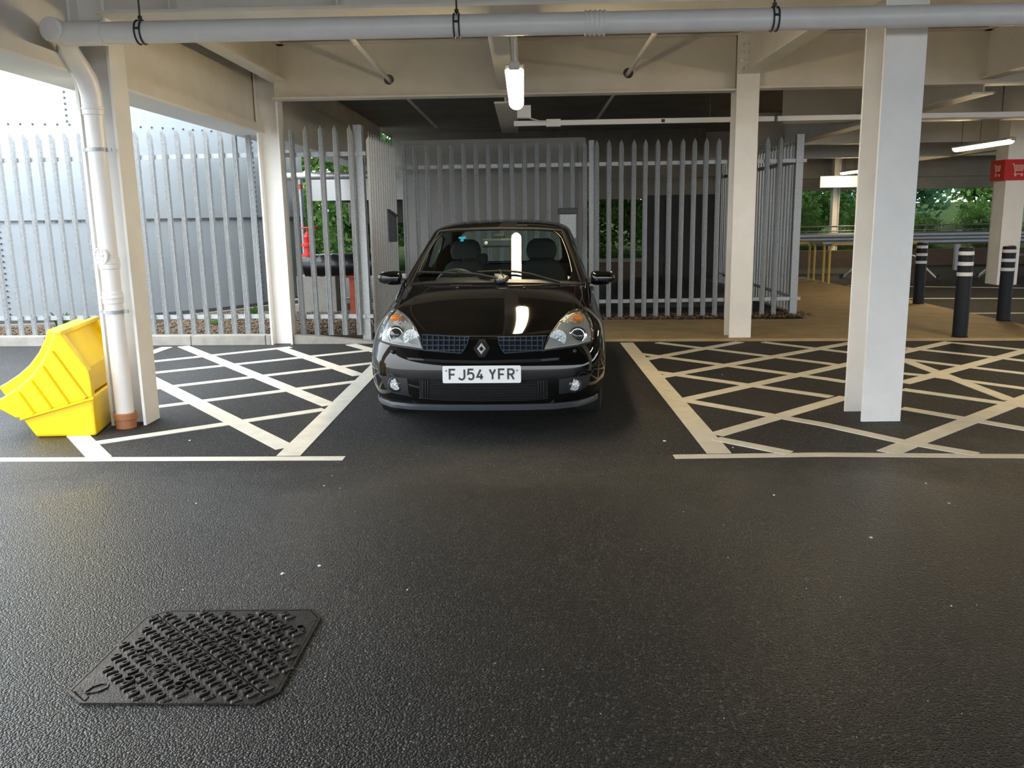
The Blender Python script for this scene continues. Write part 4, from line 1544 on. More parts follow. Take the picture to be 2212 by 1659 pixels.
MB().prism([b3((upper[0][0], upper[0][1] - 0.012), -0.012), b3((upper[14][0] + 0.008, upper[14][1] - 0.012), -0.012), b3((upper[14][0] + 0.008, upper[14][1] + 0.004), -0.012), b3((upper[0][0], upper[0][1] + 0.004), -0.012)], dd * 0.03).build('step_edge', M['yellow'], t)

# ------------------------------------------------------------------ manhole cover
def k8(x, y):
    return (120 + x / 3.568, 1280 + y / 3.568)


corner = [gp(*k8(*q)).xy for q in [(105, 775), (200, 860), (1540, 860), (1720, 775), (2040, 205), (1980, 142), (860, 150), (690, 205)]]
cen = sum(corner, Vector((0, 0))) / 8
t = thing('manhole_cover', 'square cast iron manhole cover with raised chequer pattern, split diagonally', 'manhole cover', (cen.x, cen.y, 0))


def sc2(p, k):
    return cen + (p - cen) * k


mb = MB()
n = 8
vs = [(*sc2(p, 1.012), 0.0005) for p in corner] + [(*sc2(p, 1.012), 0.007) for p in corner] + [(*sc2(p, 0.985), 0.007) for p in corner] + [(*sc2(p, 0.985), 0.0005) for p in corner]
fs = []
for i in range(n):
    j = (i + 1) % n
    for k in range(3):
        fs.append((k * n + i, k * n + j, (k + 1) * n + j, (k + 1) * n + i))
mb.add(vs, fs).build('frame', M['iron'], t)
sa, sb = gp(*k8(775, 177)).xy, gp(*k8(1630, 817)).xy
inn = [sc2(p, 0.978) for p in corner]
# two triangular plates either side of the diagonal: corners 0..7, split between (6,7) and (2,3)
m67 = (inn[6] + inn[7]) / 2
m23 = (inn[2] + inn[3]) / 2
dsp = (m23 - m67).normalized()
nsp = Vector((-dsp.y, dsp.x))
g = nsp * 0.0025
tri1 = [inn[0], inn[1], inn[2], m23, m67, inn[7]]
tri2 = [m67, m23, inn[3], inn[4], inn[5], inn[6]]
side = 1 if (inn[0] - m67).dot(nsp) > 0 else -1
for tri, sg in ((tri1, side), (tri2, -side)):
    pts = [(*(p + (g * sg if p in (m23, m67) else Vector((0, 0)))), 0.0006) for p in tri]
    MB().prism(pts, (0, 0, 0.0055)).build('cover_plate', M['iron'], t)
# raised pattern, rows parallel to the split
pu, pv = 0.0712, 0.0512
hb = 0.0070


def blk(mb, u0, u1, v0, v1, z0, z1, ch=0.25):
    du, dv = (u1 - u0) * ch * 0.5, (v1 - v0) * 0.10
    mb.add([(u0, v0, z0), (u1, v0, z0), (u1, v1, z0), (u0, v1, z0), (u0 + du, v0 + dv, z1), (u1 - du, v0 + dv, z1), (u1 - du, v1 - dv, z1), (u0 + du, v1 - dv, z1)],
           [(0, 3, 2, 1), (4, 5, 6, 7), (0, 1, 5, 4), (1, 2, 6, 5), (2, 3, 7, 6), (3, 0, 4, 7)])


sm = MB()
outp = [(-0.012, -0.021), (0.012, -0.021), (0.013, -0.008), (0.012, 0.006), (0.008, 0.017), (0.0, 0.021), (-0.008, 0.017), (-0.012, 0.006), (-0.013, -0.008)]
inp = [(-0.003, -0.004), (0.003, -0.004), (0.005, 0.0), (0.005, 0.004), (0.003, 0.010), (0.0, 0.013), (-0.003, 0.010), (-0.005, 0.004), (-0.005, 0.0)]
n = 9
vs = [(x, y, 0) for x, y in outp] + [(x * 0.84, y * 0.88, hb) for x, y in outp] + [(x * 1.1, y * 1.05, hb) for x, y in inp] + [(x, y, 0.001) for x, y in inp]
fs = []
for k in range(3):
    for i in range(n):
        fs.append((k * n + i, k * n + (i + 1) % n, (k + 1) * n + (i + 1) % n, (k + 1) * n + i))
sm.add(vs, fs)
blk(sm, 0.031, 0.042, -0.020, 0.021, 0, hb, 0.5)
sme = sm.mesh('raised_stud')
sme.materials.append(M['iron'])


def inside(p, k=0.93):
    for i in range(8):
        a_, b_ = sc2(corner[i], k), sc2(corner[(i + 1) % 8], k)
        if (b_ - a_).cross(p - a_) < 0:
            return False
    return True


sgn = 1 if sum((corner[(i + 1) % 8] - corner[i]).cross(corner[(i + 2) % 8] - corner[(i + 1) % 8]) for i in range(8)) > 0 else -1
if sgn < 0:
    corner_ = corner[::-1]
    corner = corner_
rz = math.atan2(dsp.y, dsp.x)
far = (gp(*k8(105, 800)).xy, gp(*k8(2030, 190)).xy)
for iv in range(-10, 11):
    for iu in range(-8, 8):
        p = cen + dsp * (iu * pu + iv * 0.006 - 0.018) + nsp * ((iv + 0.5) * pv)
        if abs((p - m67).dot(nsp)) < 0.02:
            p = p + nsp * 0.0
        if not inside(p, 0.955) or not inside(p + dsp * 0.04, 0.985):
            continue
        if min((p - q).length for q in far) < 0.115:
            continue
        inst('raised_stud', sme, t, (p.x, p.y, 0.0058), rz)
for (x, y, r) in ((655, 460, .013), (800, 580, .017), (570, 672, .013), (955, 710, .013), (1340, 238, .013), (1475, 345, .017), (1695, 280, .013), (1665, 455, .013), (1890, 272, .012)):
    c = gp(*k8(x, y), z=0.01)
    if r > 0.015:
        MB().lathe([(r + 0.012, 0.0), (r + 0.011, 0.0055), (r, 0.006), (r, 0.0)], (c.x, c.y, 0.006), n=16).build('key_hole_rim', M['iron'], t)
    # open iron ring round each key hole, its floor left in the plate metal
    vs, fs = [], []
    for k in range(16):
        a = 2 * PI * k / 16
        for rr_, zz_ in ((r + 0.005, 0.0055), (r + 0.004, 0.0150), (r, 0.0150), (r, 0.0055)):
            vs.append((c.x + rr_ * math.cos(a), c.y + rr_ * math.sin(a), zz_))
    for k in range(16):
        A, B = 4 * k, 4 * ((k + 1) % 16)
        fs += [(A + q_, B + q_, B + (q_ + 1) % 4, A + (q_ + 1) % 4) for q_ in range(4)]
    MB().add(vs, fs).build('key_hole', M['iron'], t)
mb = MB()
r_ = random.Random(5)
for (x0, y0, x1, y1) in ((860, 380, 960, 445), (1000, 490, 1185, 605), (1120, 290, 1240, 385), (1280, 420, 1480, 545), (690, 590, 790, 660), (820, 530, 935, 605), (1490, 290, 1600, 350), (1340, 350, 1490, 410)):
    k = int(math.hypot(x1 - x0, y1 - y0) / 2.6)
    for i in range(k):
        f = r_.random()
        c = gp(*k8(x0 + (x1 - x0) * f + r_.uniform(-16, 16), y0 + (y1 - y0) * f + r_.uniform(-16, 16)))
        s_ = r_.uniform(0.0018, 0.0032)
        mb.box(c.x - s_, c.x + s_, c.y - s_ * 1.5, c.y + s_ * 1.5, 0.006, 0.0105)
o = mb.build('embossed_lettering', M['iron'], t, fix=False)
o['kind'] = 'stuff'
mb = MB()
c = gp(*k8(310, 760)).xy
for pth in ([(0.05, 0.0), (0.0, 0.022), (-0.035, 0.018), (-0.05, 0.0), (-0.035, -0.018), (0.0, -0.022)],):
    ribbon(mb, pth, 0.006, lambda q: (c.x - q.x * 0.8 * nsp.x * side * -1 + q.y * dsp.x, c.y - q.x * 0.8 * nsp.y * side * -1 + q.y * dsp.y, 0.006), (0, 0, 0.004), closed=True)
for i in range(7):
    q = gp(*k8(170 + i * 11, 765 + i * 11)).xy
    mb.box(q.x - 0.004, q.x + 0.004, q.y - 0.012, q.y + 0.012, 0.006, 0.0095)
mb.build('maker_mark', M['iron'], t)

# ------------------------------------------------------------------ the car
CTH = -0.045
CO = Vector((-0.295, 5.63, 0.0))
car = thing('hatchback_car', 'shiny black three-door hatchback parked nose-out in the bay', 'car', CO)
car.rotation_euler = (0, 0, CTH)
CM = Matrix.Translation(CO) @ Matrix.Rotation(CTH, 4, 'Z')
CI = CM.inverted()
COI = CI @ CP
CI3 = CI.to_3x3()

HO = [
    [(0, .03, .20), (.25, .035, .20), (.48, .06, .20), (.64, .14, .20), (.72, .24, .20), (.76, .33, .20), (.785, .40, .20), (.795, .43, .20), (.80, .45, .20), (.80, .46, .20)],
    [(0, .0, .28), (.25, .005, .28), (.5, .04, .28), (.67, .12, .28), (.76, .24, .28), (.795, .34, .28), (.815, .41, .28), (.825, .44, .28), (.83, .46, .28), (.83, .47, .28)],
    [(0, -.015, .40), (.25, -.01, .40), (.5, .025, .40), (.68, .11, .40), (.775, .23, .40), (.815, .34, .40), (.835, .42, .40), (.84, .46, .40), (.842, .48, .40), (.842, .49, .40)],
    [(0, -.015, .49), (.25, -.005, .49), (.5, .03, .49), (.68, .12, .495), (.775, .24, .50), (.815, .36, .50), (.835, .45, .49), (.84, .49, .48), (.842, .515, .47), (.842, .525, .465)],
    [(0, .015, .545), (.25, .025, .545), (.48, .06, .55), (.66, .155, .56), (.765, .275, .57), (.81, .40, .57), (.832, .48, .555), (.84, .52, .545), (.842, .55, .535), (.842, .56, .53)],
    [(0, .045, .61), (.25, .05, .61), (.45, .09, .615), (.63, .20, .635), (.745, .325, .645), (.802, .45, .64), (.828, .54, .62), (.838, .58, .605), (.84, .60, .595), (.84, .61, .59)],
    [(0, .12, .685), (.25, .125, .69), (.43, .17, .705), (.585, .31, .745), (.70, .43, .755), (.772, .545, .735), (.815, .63, .70), (.834, .67, .675), (.84, .69, .655), (.84, .70, .645)],
    [(0, .36, .785), (.25, .365, .79), (.44, .40, .80), (.585, .47, .825), (.678, .56, .825), (.75, .68, .79), (.80, .76, .745), (.83, .79, .70), (.838, .80, .675), (.838, .80, .66)],
    [(0, .65, .872), (.25, .655, .875), (.46, .67, .872), (.60, .70, .872), (.685, .76, .86), (.76, .86, .825), (.808, .93, .76), (.832, .96, .70), (.838, .97, .655), (.838, .97, .635)],
    [(0, .88, .922), (.25, .885, .924), (.48, .9, .92), (.62, .93, .913), (.70, .98, .898), (.768, 1.04, .86), (.812, 1.08, .77), (.832, 1.1, .66), (.836, 1.1, .56), (.836, 1.1, .52)],
    [(0, .965, .936), (.25, .97, .936), (.50, 1.0, .934), (.645, 1.07, .93), (.705, 1.12, .92), (.757, 1.16, .90), (.80, 1.17, .80), (.828, 1.17, .66), (.833, 1.16, .42), (.826, 1.15, .3)],
    [(0, .99, .942), (.25, 1.0, .942), (.50, 1.04, .94), (.655, 1.13, .937), (.70, 1.20, .945), (.725, 1.23, .945), (.748, 1.24, .93), (.81, 1.24, .74), (.82, 1.22, .4), (.80, 1.2, .2)],
    [(0, 1.74, 1.356), (.25, 1.75, 1.352), (.42, 1.775, 1.342), (.528, 1.81, 1.324), (.568, 1.83, 1.312), (.595, 1.83, 1.28), (.738, 1.70, .95), (.81, 1.68, .75), (.825, 1.65, .4), (.80, 1.6, .19)],
    [(0, 1.93, 1.402), (.25, 1.94, 1.397), (.43, 1.96, 1.383), (.545, 1.98, 1.357), (.59, 2.0, 1.332), (.615, 2.0, 1.29), (.743, 1.98, .955), (.815, 1.97, .75), (.825, 1.95, .4), (.80, 1.93, .19)],
    [(0, 2.3, 1.426), (.25, 2.3, 1.42), (.44, 2.3, 1.404), (.558, 2.3, 1.372), (.603, 2.3, 1.34), (.626, 2.3, 1.30), (.748, 2.3, .96), (.816, 2.3, .75), (.825, 2.3, .4), (.80, 2.3, .19)],
    [(0, 2.42, 1.426), (.25, 2.42, 1.42), (.44, 2.42, 1.404), (.558, 2.42, 1.372), (.603, 2.42, 1.34), (.626, 2.42, 1.30), (.748, 2.42, .962), (.816, 2.42, .75), (.825, 2.42, .4), (.80, 2.42, .19)],
    [(0, 2.95, 1.405), (.25, 2.95, 1.40), (.43, 2.95, 1.386), (.545, 2.95, 1.355), (.588, 2.95, 1.33), (.61, 2.95, 1.29), (.733, 2.95, .975), (.81, 2.95, .75), (.828, 2.93, .5), (.82, 2.92, .36)],
    [(0, 3.38, 1.345), (.25, 3.375, 1.342), (.42, 3.35, 1.33), (.515, 3.32, 1.305), (.56, 3.3, 1.285), (.585, 3.3, 1.25), (.715, 3.28, .97), (.80, 3.27, .78), (.828, 3.26, .68), (.825, 3.26, .65)],
    [(0, 3.66, .98), (.25, 3.65, .98), (.45, 3.62, .98), (.56, 3.58, .98), (.61, 3.56, .975), (.64, 3.55, .97), (.69, 3.5, .94), (.785, 3.48, .76), (.82, 3.52, .55), (.82, 3.55, .45)],
    [(0, 3.73, .8), (.25, 3.725, .8), (.45, 3.70, .8), (.60, 3.66, .8), (.68, 3.62, .79), (.72, 3.59, .78), (.75, 3.57, .75), (.79, 3.58, .6), (.815, 3.6, .45), (.815, 3.6, .38)],
    [(0, 3.81, .5), (.3, 3.8, .5), (.5, 3.78, .5), (.65, 3.72, .5), (.73, 3.67, .48), (.76, 3.65, .46), (.78, 3.64, .43), (.80, 3.63, .4), (.81, 3.62, .36), (.81, 3.62, .33)],
    [(0, 3.78, .25), (.3, 3.77, .25), (.5, 3.75, .25), (.65, 3.70, .25), (.72, 3.66, .25), (.75, 3.64, .25), (.77, 3.63, .25), (.78, 3.62, .25), (.79, 3.61, .25), (.79, 3.60, .25)],
]
NR, NC = len(HO), 19


def vid(r, c):
    return r * NC + c + 9


verts = []
for row in HO:
    for c in range(-9, 10):
        x, y, z = row[abs(c)]
        verts.append((x if c >= 0 else -x, y, z))
faces, fm_ = [], []
for r in range(NR - 1):
    for c in range(-9, 9):
        faces.append((vid(r, c), vid(r, c + 1), vid(r + 1, c + 1), vid(r + 1, c)))
        j = c if c >= 0 else -c - 1        # inner column index of this strip
        k = 0
        if r == 11 and j <= 2:
            k = 1                           # windscreen
        elif j == 5 and r in (11, 12, 13):
            k = 2 if c >= 0 else 3          # door windows
        elif j == 5 and r == 15:
            k = 4 if c >= 0 else 5          # quarter windows
        elif r == 17 and j <= 2:
            k = 6                           # rear window
        fm_.append(k)
cage = bpy.data.meshes.new('cage')
cage.from_pydata(verts, [], faces)
for p, k in zip(cage.polygons, fm_):
    p.material_index = k
    p.use_smooth = True
em = {}
for p in cage.polygons:
    for e in p.edge_keys:
        em.setdefault(e, set()).add(p.material_index)
at = cage.attributes.new('crease_edge', 'FLOAT', 'EDGE')
for e in cage.edges:
    s = em.get(tuple(sorted(e.vertices)), set())
    if len(s) > 1:
        at.data[e.index].value = 0.85
for i in range(8):
    cage.materials.append(None)
tmp = bpy.data.objects.new('cage', cage)
COL.objects.link(tmp)
ms = tmp.modifiers.new('s', 'SUBSURF')
ms.levels = 3
ms.render_levels = 3
bpy.context.view_layer.update()
dg = bpy.context.evaluated_depsgraph_get()
full = bpy.data.meshes.new_from_object(tmp.evaluated_get(dg))
bpy.data.objects.remove(tmp, do_unlink=True)
fv = [v.co.copy() for v in full.vertices]
fp = [list(p.vertices) for p in full.polygons]
BVH = BVHTree.FromPolygons(fv, fp)


def split(k):
    mb = MB()
    ids = {}
    for p in full.polygons:
        if p.material_index != k:
            continue
        q = []
        for v in p.vertices:
            if v not in ids:
                ids[v] = len(mb.v)
                mb.v.append(fv[v])
            q.append(ids[v])
        mb.f.append(q)
    return mb


def cpart(mb, name, mt, parent=None, smooth=True, angle=None, bevel=0, label=None, fix=True):
    o = mb.build(name, M[mt], None, smooth=smooth, angle=angle, bevel=bevel, local=True, fix=fix)
    o.parent = parent or car
    if label:
        o['label'] = label
    return o


body = cpart(split(0), 'body_shell', 'carpaint', fix=False)
sol = body.modifiers.new('thickness', 'SOLIDIFY')
sol.thickness = 0.012
sol.offset = -1
for k, nm in ((1, 'windscreen'), (2, 'door_window'), (3, 'door_window'), (4, 'quarter_window'), (5, 'quarter_window'), (6, 'rear_window')):
    cpart(split(k), nm, 'glass', fix=False)


# ---- details laid on the shell: photo outline -> ray -> shell
def c5(x, y):
    return (800 + x / 4.174, 640 + y / 4.174)


def c7(x, y):
    return (870 + x / 5.395, 470 + y / 5.395)


def c1(x, y):
    return (780 + x / 3.457, 440 + y / 3.457)


def lray(p):
    return (CI3 @ ray(p)).normalized()


def shell(p, off=0.0):
    d = lray(p)
    h, n, i, dist = BVH.ray_cast(COI, d)
    if h is None:
        q = COI + d * 6.6
        h, n, i, dist = BVH.find_nearest(q)
    if n.dot(d) > 0:
        n = -n
    return h + n * off, n


def patch(poly, off=0.003, th=0.004, step=7.0, mb=None, bulge=0.0):
    mb = mb or MB()
    P = []
    n = len(poly)
    for i in range(n):
        a, b = Vector(poly[i]), Vector(poly[(i + 1) % n])
        k = max(1, int((b - a).length / step))
        for q in range(k):
            P.append(a.lerp(b, q / k))
    m = len(P)
    xs = [p.x for p in P]
    ys = [p.y for p in P]

    def pin(q):
        c = False
        for i in range(m):
            a, b = P[i], P[i - 1]
            if (a.y > q.y) != (b.y > q.y) and q.x < (b.x - a.x) * (q.y - a.y) / (b.y - a.y) + a.x:
                c = not c
        return c

    def edged(q):
        return min((q - P[i]).length for i in range(m))
    I = []
    yy = min(ys) + step / 2
    while yy < max(ys):
        xx = min(xs) + step / 2
        while xx < max(xs):
            q = Vector((xx, yy))
            if pin(q) and edged(q) > step * 0.45:
                I.append(q)
            xx += step
        yy += step
    V, E, F, *_ = delaunay_2d_cdt(P + I, [], [list(range(m))], 1, 1e-4)
    top, bot = [], []
    for q in V:
        h, nn = shell(q)
        ex = 0.0
        if bulge:
            ex = bulge * min(1.0, edged(q) / 18.0)
        top.append(h + nn * (off + ex))
        bot.append(h + nn * (off - th))
    nv = len(V)
    fs = [list(f) for f in F] + [[nv + i for i in f][::-1] for f in F]
    cnt = {}
    for f in F:
        for i in range(len(f)):
            e = (f[i], f[(i + 1) % len(f)])
            cnt[e] = cnt.get(e, 0) + 1
    for (a, b) in cnt:
        if (b, a) not in cnt:
            fs.append((a, b, nv + b, nv + a))
    mb.add(top + bot, fs)
    return mb


def strip(path, w_px, off, th, mb=None, step=6.0):
    """narrow strip along a photo path laid on the shell"""
    mb = mb or MB()
    pts = []
    for a, b in zip(path[:-1], path[1:]):
        a, b = Vector(a), Vector(b)
        k = max(1, int((b - a).length / step))
        pts += [a.lerp(b, q / k) for q in range(k)]
    pts.append(Vector(path[-1]))
    pr = ribbon2d(pts, w_px)
    vs = []
    for l, r in pr:
        for q in (l, r):
            h, nn = shell(q)
            vs += [h + nn * off, h + nn * (off - th)]
    fs = []
    for i in range(len(pr) - 1):
        A, B = 4 * i, 4 * i + 4
        fs += [(A, A + 2, B + 2, B), (A + 1, B + 1, B + 3, A + 3), (A, B, B + 1, A + 1), (A + 2, A + 3, B + 3, B + 2)]
    E_ = 4 * (len(pr) - 1)
    fs += [(0, 1, 3, 2), (E_, E_ + 2, E_ + 3, E_ + 1)]
    mb.add(vs, fs)
    return mb


# head lamps
HLs = {'l': [(235, 132), (300, 165), (360, 225), (410, 300), (445, 380), (478, 483), (300, 457), (200, 440), (95, 405), (108, 330), (140, 255), (182, 180)],
       'r': [(1885, 135), (1935, 170), (1972, 240), (1992, 330), (1990, 412), (1870, 448), (1700, 472), (1555, 490), (1580, 430), (1610, 370), (1650, 310), (1700, 240), (1770, 170), (1830, 140)]}
for sd_, poly in HLs.items():
    poly = [c5(*q) for q in poly]
    cx_ = sum(q[0] for q in poly) / len(poly)
    cy_ = sum(q[1] for q in poly) / len(poly)
    inner = [(cx_ + (q[0] - cx_) * 0.95, cy_ + (q[1] - cy_) * 0.95) for q in poly]
    hl = cpart(patch(poly, 0.004, 0.010), 'headlamp', 'lampgrey', smooth=False, label='grey headlamp unit with clear lens and amber bulb')
    rim = MB()
    strip(poly + [poly[0]], 3.2, 0.007, 0.008, rim)
    cpart(rim, 'lamp_surround', 'carblack', hl)
    if sd_ == 'l':
        proj, refl, amb = c5(235, 350), c5(375, 375), [(205, 175), (260, 170), (310, 200), (345, 245), (280, 262), (215, 250), (190, 215)]
    else:
        proj, refl, amb = c5(1865, 360), c5(1690, 378), [(1715, 240), (1760, 195), (1830, 158), (1900, 172), (1915, 215), (1890, 255), (1800, 258)]
    h, nn = shell(proj, 0.006)
    ax_ = Vector((0.05 if sd_ == 'r' else -0.05, -1, 0.08)).normalized()
    b0 = h
    cpart(MB().lathe([(0.062, -0.02), (0.062, 0.008), (0.050, 0.012), (0.048, 0.006)], b0, ax_, 28), 'projector_ring', 'chrome', hl, angle=30)
    cpart(MB().lathe([(0.047, -0.01), (0.045, 0.008), (0.034, 0.020), (0.016, 0.027), (0.0, 0.029)], b0, ax_, 28), 'projector_lens', 'darkglass', hl)
    h, nn = shell(refl, 0.004)
    mb = MB().lathe([(0.056, 0.012), (0.050, 0.010), (0.036, 0.002), (0.018, -0.004), (0.012, 0.012), (0.0, 0.016)], h, ax_, 22)
    cpart(mb, 'reflector_bowl', 'facet', hl, smooth=False)
    cpart(patch([c5(*q) for q in amb], 0.012, 0.010, step=5, bulge=0.006), 'indicator_reflector', 'facet', hl, smooth=False)
    ac_ = c5(245, 212) if sd_ == 'l' else c5(1855, 210)
    h, nn = shell(ac_, 0.014)
    cpart(MB().ellipsoid(h, (0.045, 0.016, 0.028), 16, 8), 'amber_bulb', 'amber', hl, label='amber indicator bulb')
    cpart(patch(inner, 0.034, 0.003, step=6, bulge=0.012), 'clear_lens', 'lens', hl)

# bonnet shut lines
mb = MB()
strip([c5(455, 348), c5(700, 358), c5(890, 366), c5(1150, 366), c5(1400, 362), c5(1592, 354)], 1.6, 0.0015, 0.004, mb)
strip([c5(235, 130), c1(275, 770), c1(300, 700), c1(332, 640), c1(372, 604)], 1.4, 0.0012, 0.004, mb)
strip([c5(1885, 132), c1(1630, 760), c1(1650, 690), c1(1648, 640), c1(1640, 606)], 1.4, 0.0012, 0.004, mb)
strip([c5(95, 407), c1(104, 1010)], 1.4, 0.0012, 0.004, mb)
cpart(mb, 'shut_lines', 'void')
# upper grilles
for poly, vx_, hy_, nm in (([(475, 355), (890, 377), (876, 430), (852, 480), (818, 515), (740, 510), (480, 488)], (520, 570, 620, 668, 715, 762, 808, 852), (403, 448, 490), 'l'),
                           ([(1150, 377), (1580, 365), (1565, 420), (1545, 490), (1212, 515), (1182, 480), (1160, 430)], (1205, 1255, 1305, 1355, 1405, 1455, 1505, 1550), (405, 450, 490), 'r')):
    pp = [Vector(c5(*q)) for q in poly]
    gr = cpart(patch([tuple(q) for q in pp], 0.003, 0.005, step=8), 'upper_grille', 'void', smooth=False, label='blue-grey lattice grille')

    def span(x=None, y=None):
        r = []
        for i in range(len(poly)):
            (x0, y0), (x1, y1) = poly[i - 1], poly[i]
            if x is not None and (x0 - x) * (x1 - x) <= 0 and x0 != x1:
                r.append(y0 + (y1 - y0) * (x - x0) / (x1 - x0))
            if y is not None and (y0 - y) * (y1 - y) <= 0 and y0 != y1:
                r.append(x0 + (x1 - x0) * (y - y0) / (y1 - y0))
        return (min(r), max(r)) if len(r) >= 2 else None
    for x in vx_:
        s = span(x=x)
        if s:
            cpart(strip([c5(x, s[0]), c5(x, s[1])], 1.3, 0.016, 0.014), 'grille_bar', 'grille', gr, smooth=False)
    for y in hy_:
        s = span(y=y)
        if s:
            cpart(strip([c5(s[0], y), c5(s[1], y)], 1.5, 0.013, 0.012), 'grille_bar', 'grille', gr, smooth=False)
    cpart(strip([tuple(q) for q in pp] + [tuple(pp[0])], 1.0, 0.012, 0.012), 'grille_frame', 'grille', gr, smooth=False)

# nose emblem
em_ = cpart(patch([c5(*q) for q in [(985, 392), (1035, 395), (1080, 470), (1030, 548), (978, 545), (930, 475)]], 0.006, 0.006, step=5), 'emblem_surround', 'carblack', smooth=False)
h, nn = shell(c5(1004, 478), 0.012)
ew, eh = 0.030, 0.039
mb = MB()
O_ = [Vector((0, 0, eh)), Vector((ew, 0, 0)), Vector((0, 0, -eh)), Vector((-ew, 0, 0))]
tl_ = Matrix.Rotation(-0.35, 3, 'X')
W_ = 0.46
fr_ = Vector((0, -0.010, 0))
for i in range(4):
    a, b = O_[i], O_[(i + 1) % 4]
    q = [a, b, b * W_, a * W_]
    md = [(a + a * W_) / 2 + fr_, (b + b * W_) / 2 + fr_]
    vs = [h + tl_ @ v for v in [a, b, md[1], md[0], b * W_, a * W_]]
    mb.add(vs, [(0, 1, 2, 3), (3, 2, 4, 5), (0, 5, 4, 1)])
cpart(mb, 'emblem_diamond', 'satin', em_, smooth=False, label='chrome hollow diamond emblem', fix=False)

# bumper slot, intake, fog lamps
cpart(patch([c5(*q) for q in [(320, 547), (480, 562), (660, 574), (1000, 581), (1540, 564), (1712, 551), (1700, 578), (1540, 592), (1000, 606), (660, 600), (490, 584), (340, 577)]], 0.002, 0.004, step=6), 'bumper_slot', 'void', smooth=False)
for q in ([(335, 556), (480, 568), (484, 581), (345, 572)], [(1538, 568), (1700, 556), (1692, 575), (1542, 586)]):
    cpart(patch([c5(*k) for k in q], 0.006, 0.006, step=6), 'slot_insert', 'cargrey', smooth=False)
ig = cpart(patch([c5(*q) for q in [(440, 745), (660, 765), (1355, 768), (1600, 745), (1602, 915), (1400, 928), (1000, 935), (650, 930), (443, 908)]], 0.003, 0.005, step=8), 'lower_intake', 'void', smooth=False)
for k in range(6):
    y = 792 + k * 24
    cpart(strip([c5(535, y), c5(1000, y + 5), c5(1500, y)], 1.3, 0.010, 0.006), 'intake_bar', 'carblack', ig, smooth=False)
mb = MB()
for k in range(44):
    x = 540 + k * 22
    strip([c5(x, 782), c5(x, 912)], 0.7, 0.009, 0.004, mb, step=30)
o = cpart(mb, 'intake_mesh', 'carblack', ig, smooth=False)
for x in (478, 500, 522, 1512, 1535, 1558):
    cpart(strip([c5(x, 758), c5(x, 905)], 2.6, 0.012, 0.010), 'intake_slat', 'carblack', ig, smooth=False)
cpart(strip([c5(443, 912), c5(650, 934), c5(1000, 940), c5(1400, 934), c5(1602, 919)], 1.6, 0.008, 0.008), 'intake_lip', 'carpaint', ig)
for sd_, poly, cxy in (('l', [(95, 715), (335, 738), (350, 880), (385, 905), (210, 872), (135, 822)], (232, 790)), ('r', [(1700, 748), (1985, 705), (1962, 800), (1890, 852), (1700, 880)], (1830, 795))):
    fg = cpart(patch([c5(*q) for q in poly], 0.004, 0.006, step=6), 'fog_lamp_bezel', 'carblack', smooth=False)
    h, nn = shell(c5(*cxy), 0.006)
    ax_ = Vector((0, -1, 0.05)).normalized()
    cpart(MB().lathe([(0.052, -0.03), (0.054, 0.006), (0.044, 0.010), (0.042, 0.002)], h, ax_, 26), 'fog_lamp_ring', 'carblack', fg, angle=30)
    cpart(MB().lathe([(0.041, 0.004), (0.034, 0.0), (0.018, -0.006), (0.010, 0.006), (0.0, 0.009)], h, ax_, 22), 'fog_lamp_bowl', 'facet', fg, smooth=False)
    cpart(MB().lathe([(0.042, 0.004), (0.036, 0.014), (0.02, 0.018), (0.0, 0.019)], h, ax_, 22), 'fog_lamp_lens', 'lens', fg)
# small washer jets below the lamps
for q in ((205, 500), (1840, 497)):
    h, nn = shell(c5(*q), 0.004)
    cpart(MB().lathe([(0.014, -0.01), (0.014, 0.010), (0.008, 0.016)], h, (0, -1, 0.1), 10), 'washer_jet', 'carblack')
# chin splitter
mb = MB()
pl = []
for k in range(-20, 21):
    s_ = k / 20.0
    i_ = abs(s_) * 6
    r0, r1 = HO[0][int(min(i_, 5))], HO[0][int(min(i_, 5)) + 1]
    f = i_ - int(min(i_, 5))
    x = r0[0] + (r1[0] - r0[0]) * f
    y = r0[1] + (r1[1] - r0[1]) * f
    pl.append((math.copysign(x, s_) * 1.0, y - 0.018))
vs = []
for x, y in pl:
    for dy, z in ((0.0, 0.212), (-0.012, 0.196), (-0.006, 0.174), (0.07, 0.178), (0.07, 0.212)):
        vs.append((x, y + dy, z))
fs = []
for i in range(len(pl) - 1):
    for q in range(5):
        fs.append((5 * i + q, 5 * i + (q + 1) % 5, 5 * i + 5 + (q + 1) % 5, 5 * i + 5 + q))
fs += [tuple(range(5)), tuple(range(5 * len(pl) - 5, 5 * len(pl)))]
cpart(mb.add(vs, fs), 'chin_splitter', 'cargrey', angle=35)

# number plate
plw, plh = 0.520, 0.115
pc = Vector((0.004, -0.034, 0.428))
tilt = Matrix.Rotation(-0.06, 3, 'X')


def pl3(p, d=0.0):
    return pc + tilt @ Vector((p[0], -d, p[1]))


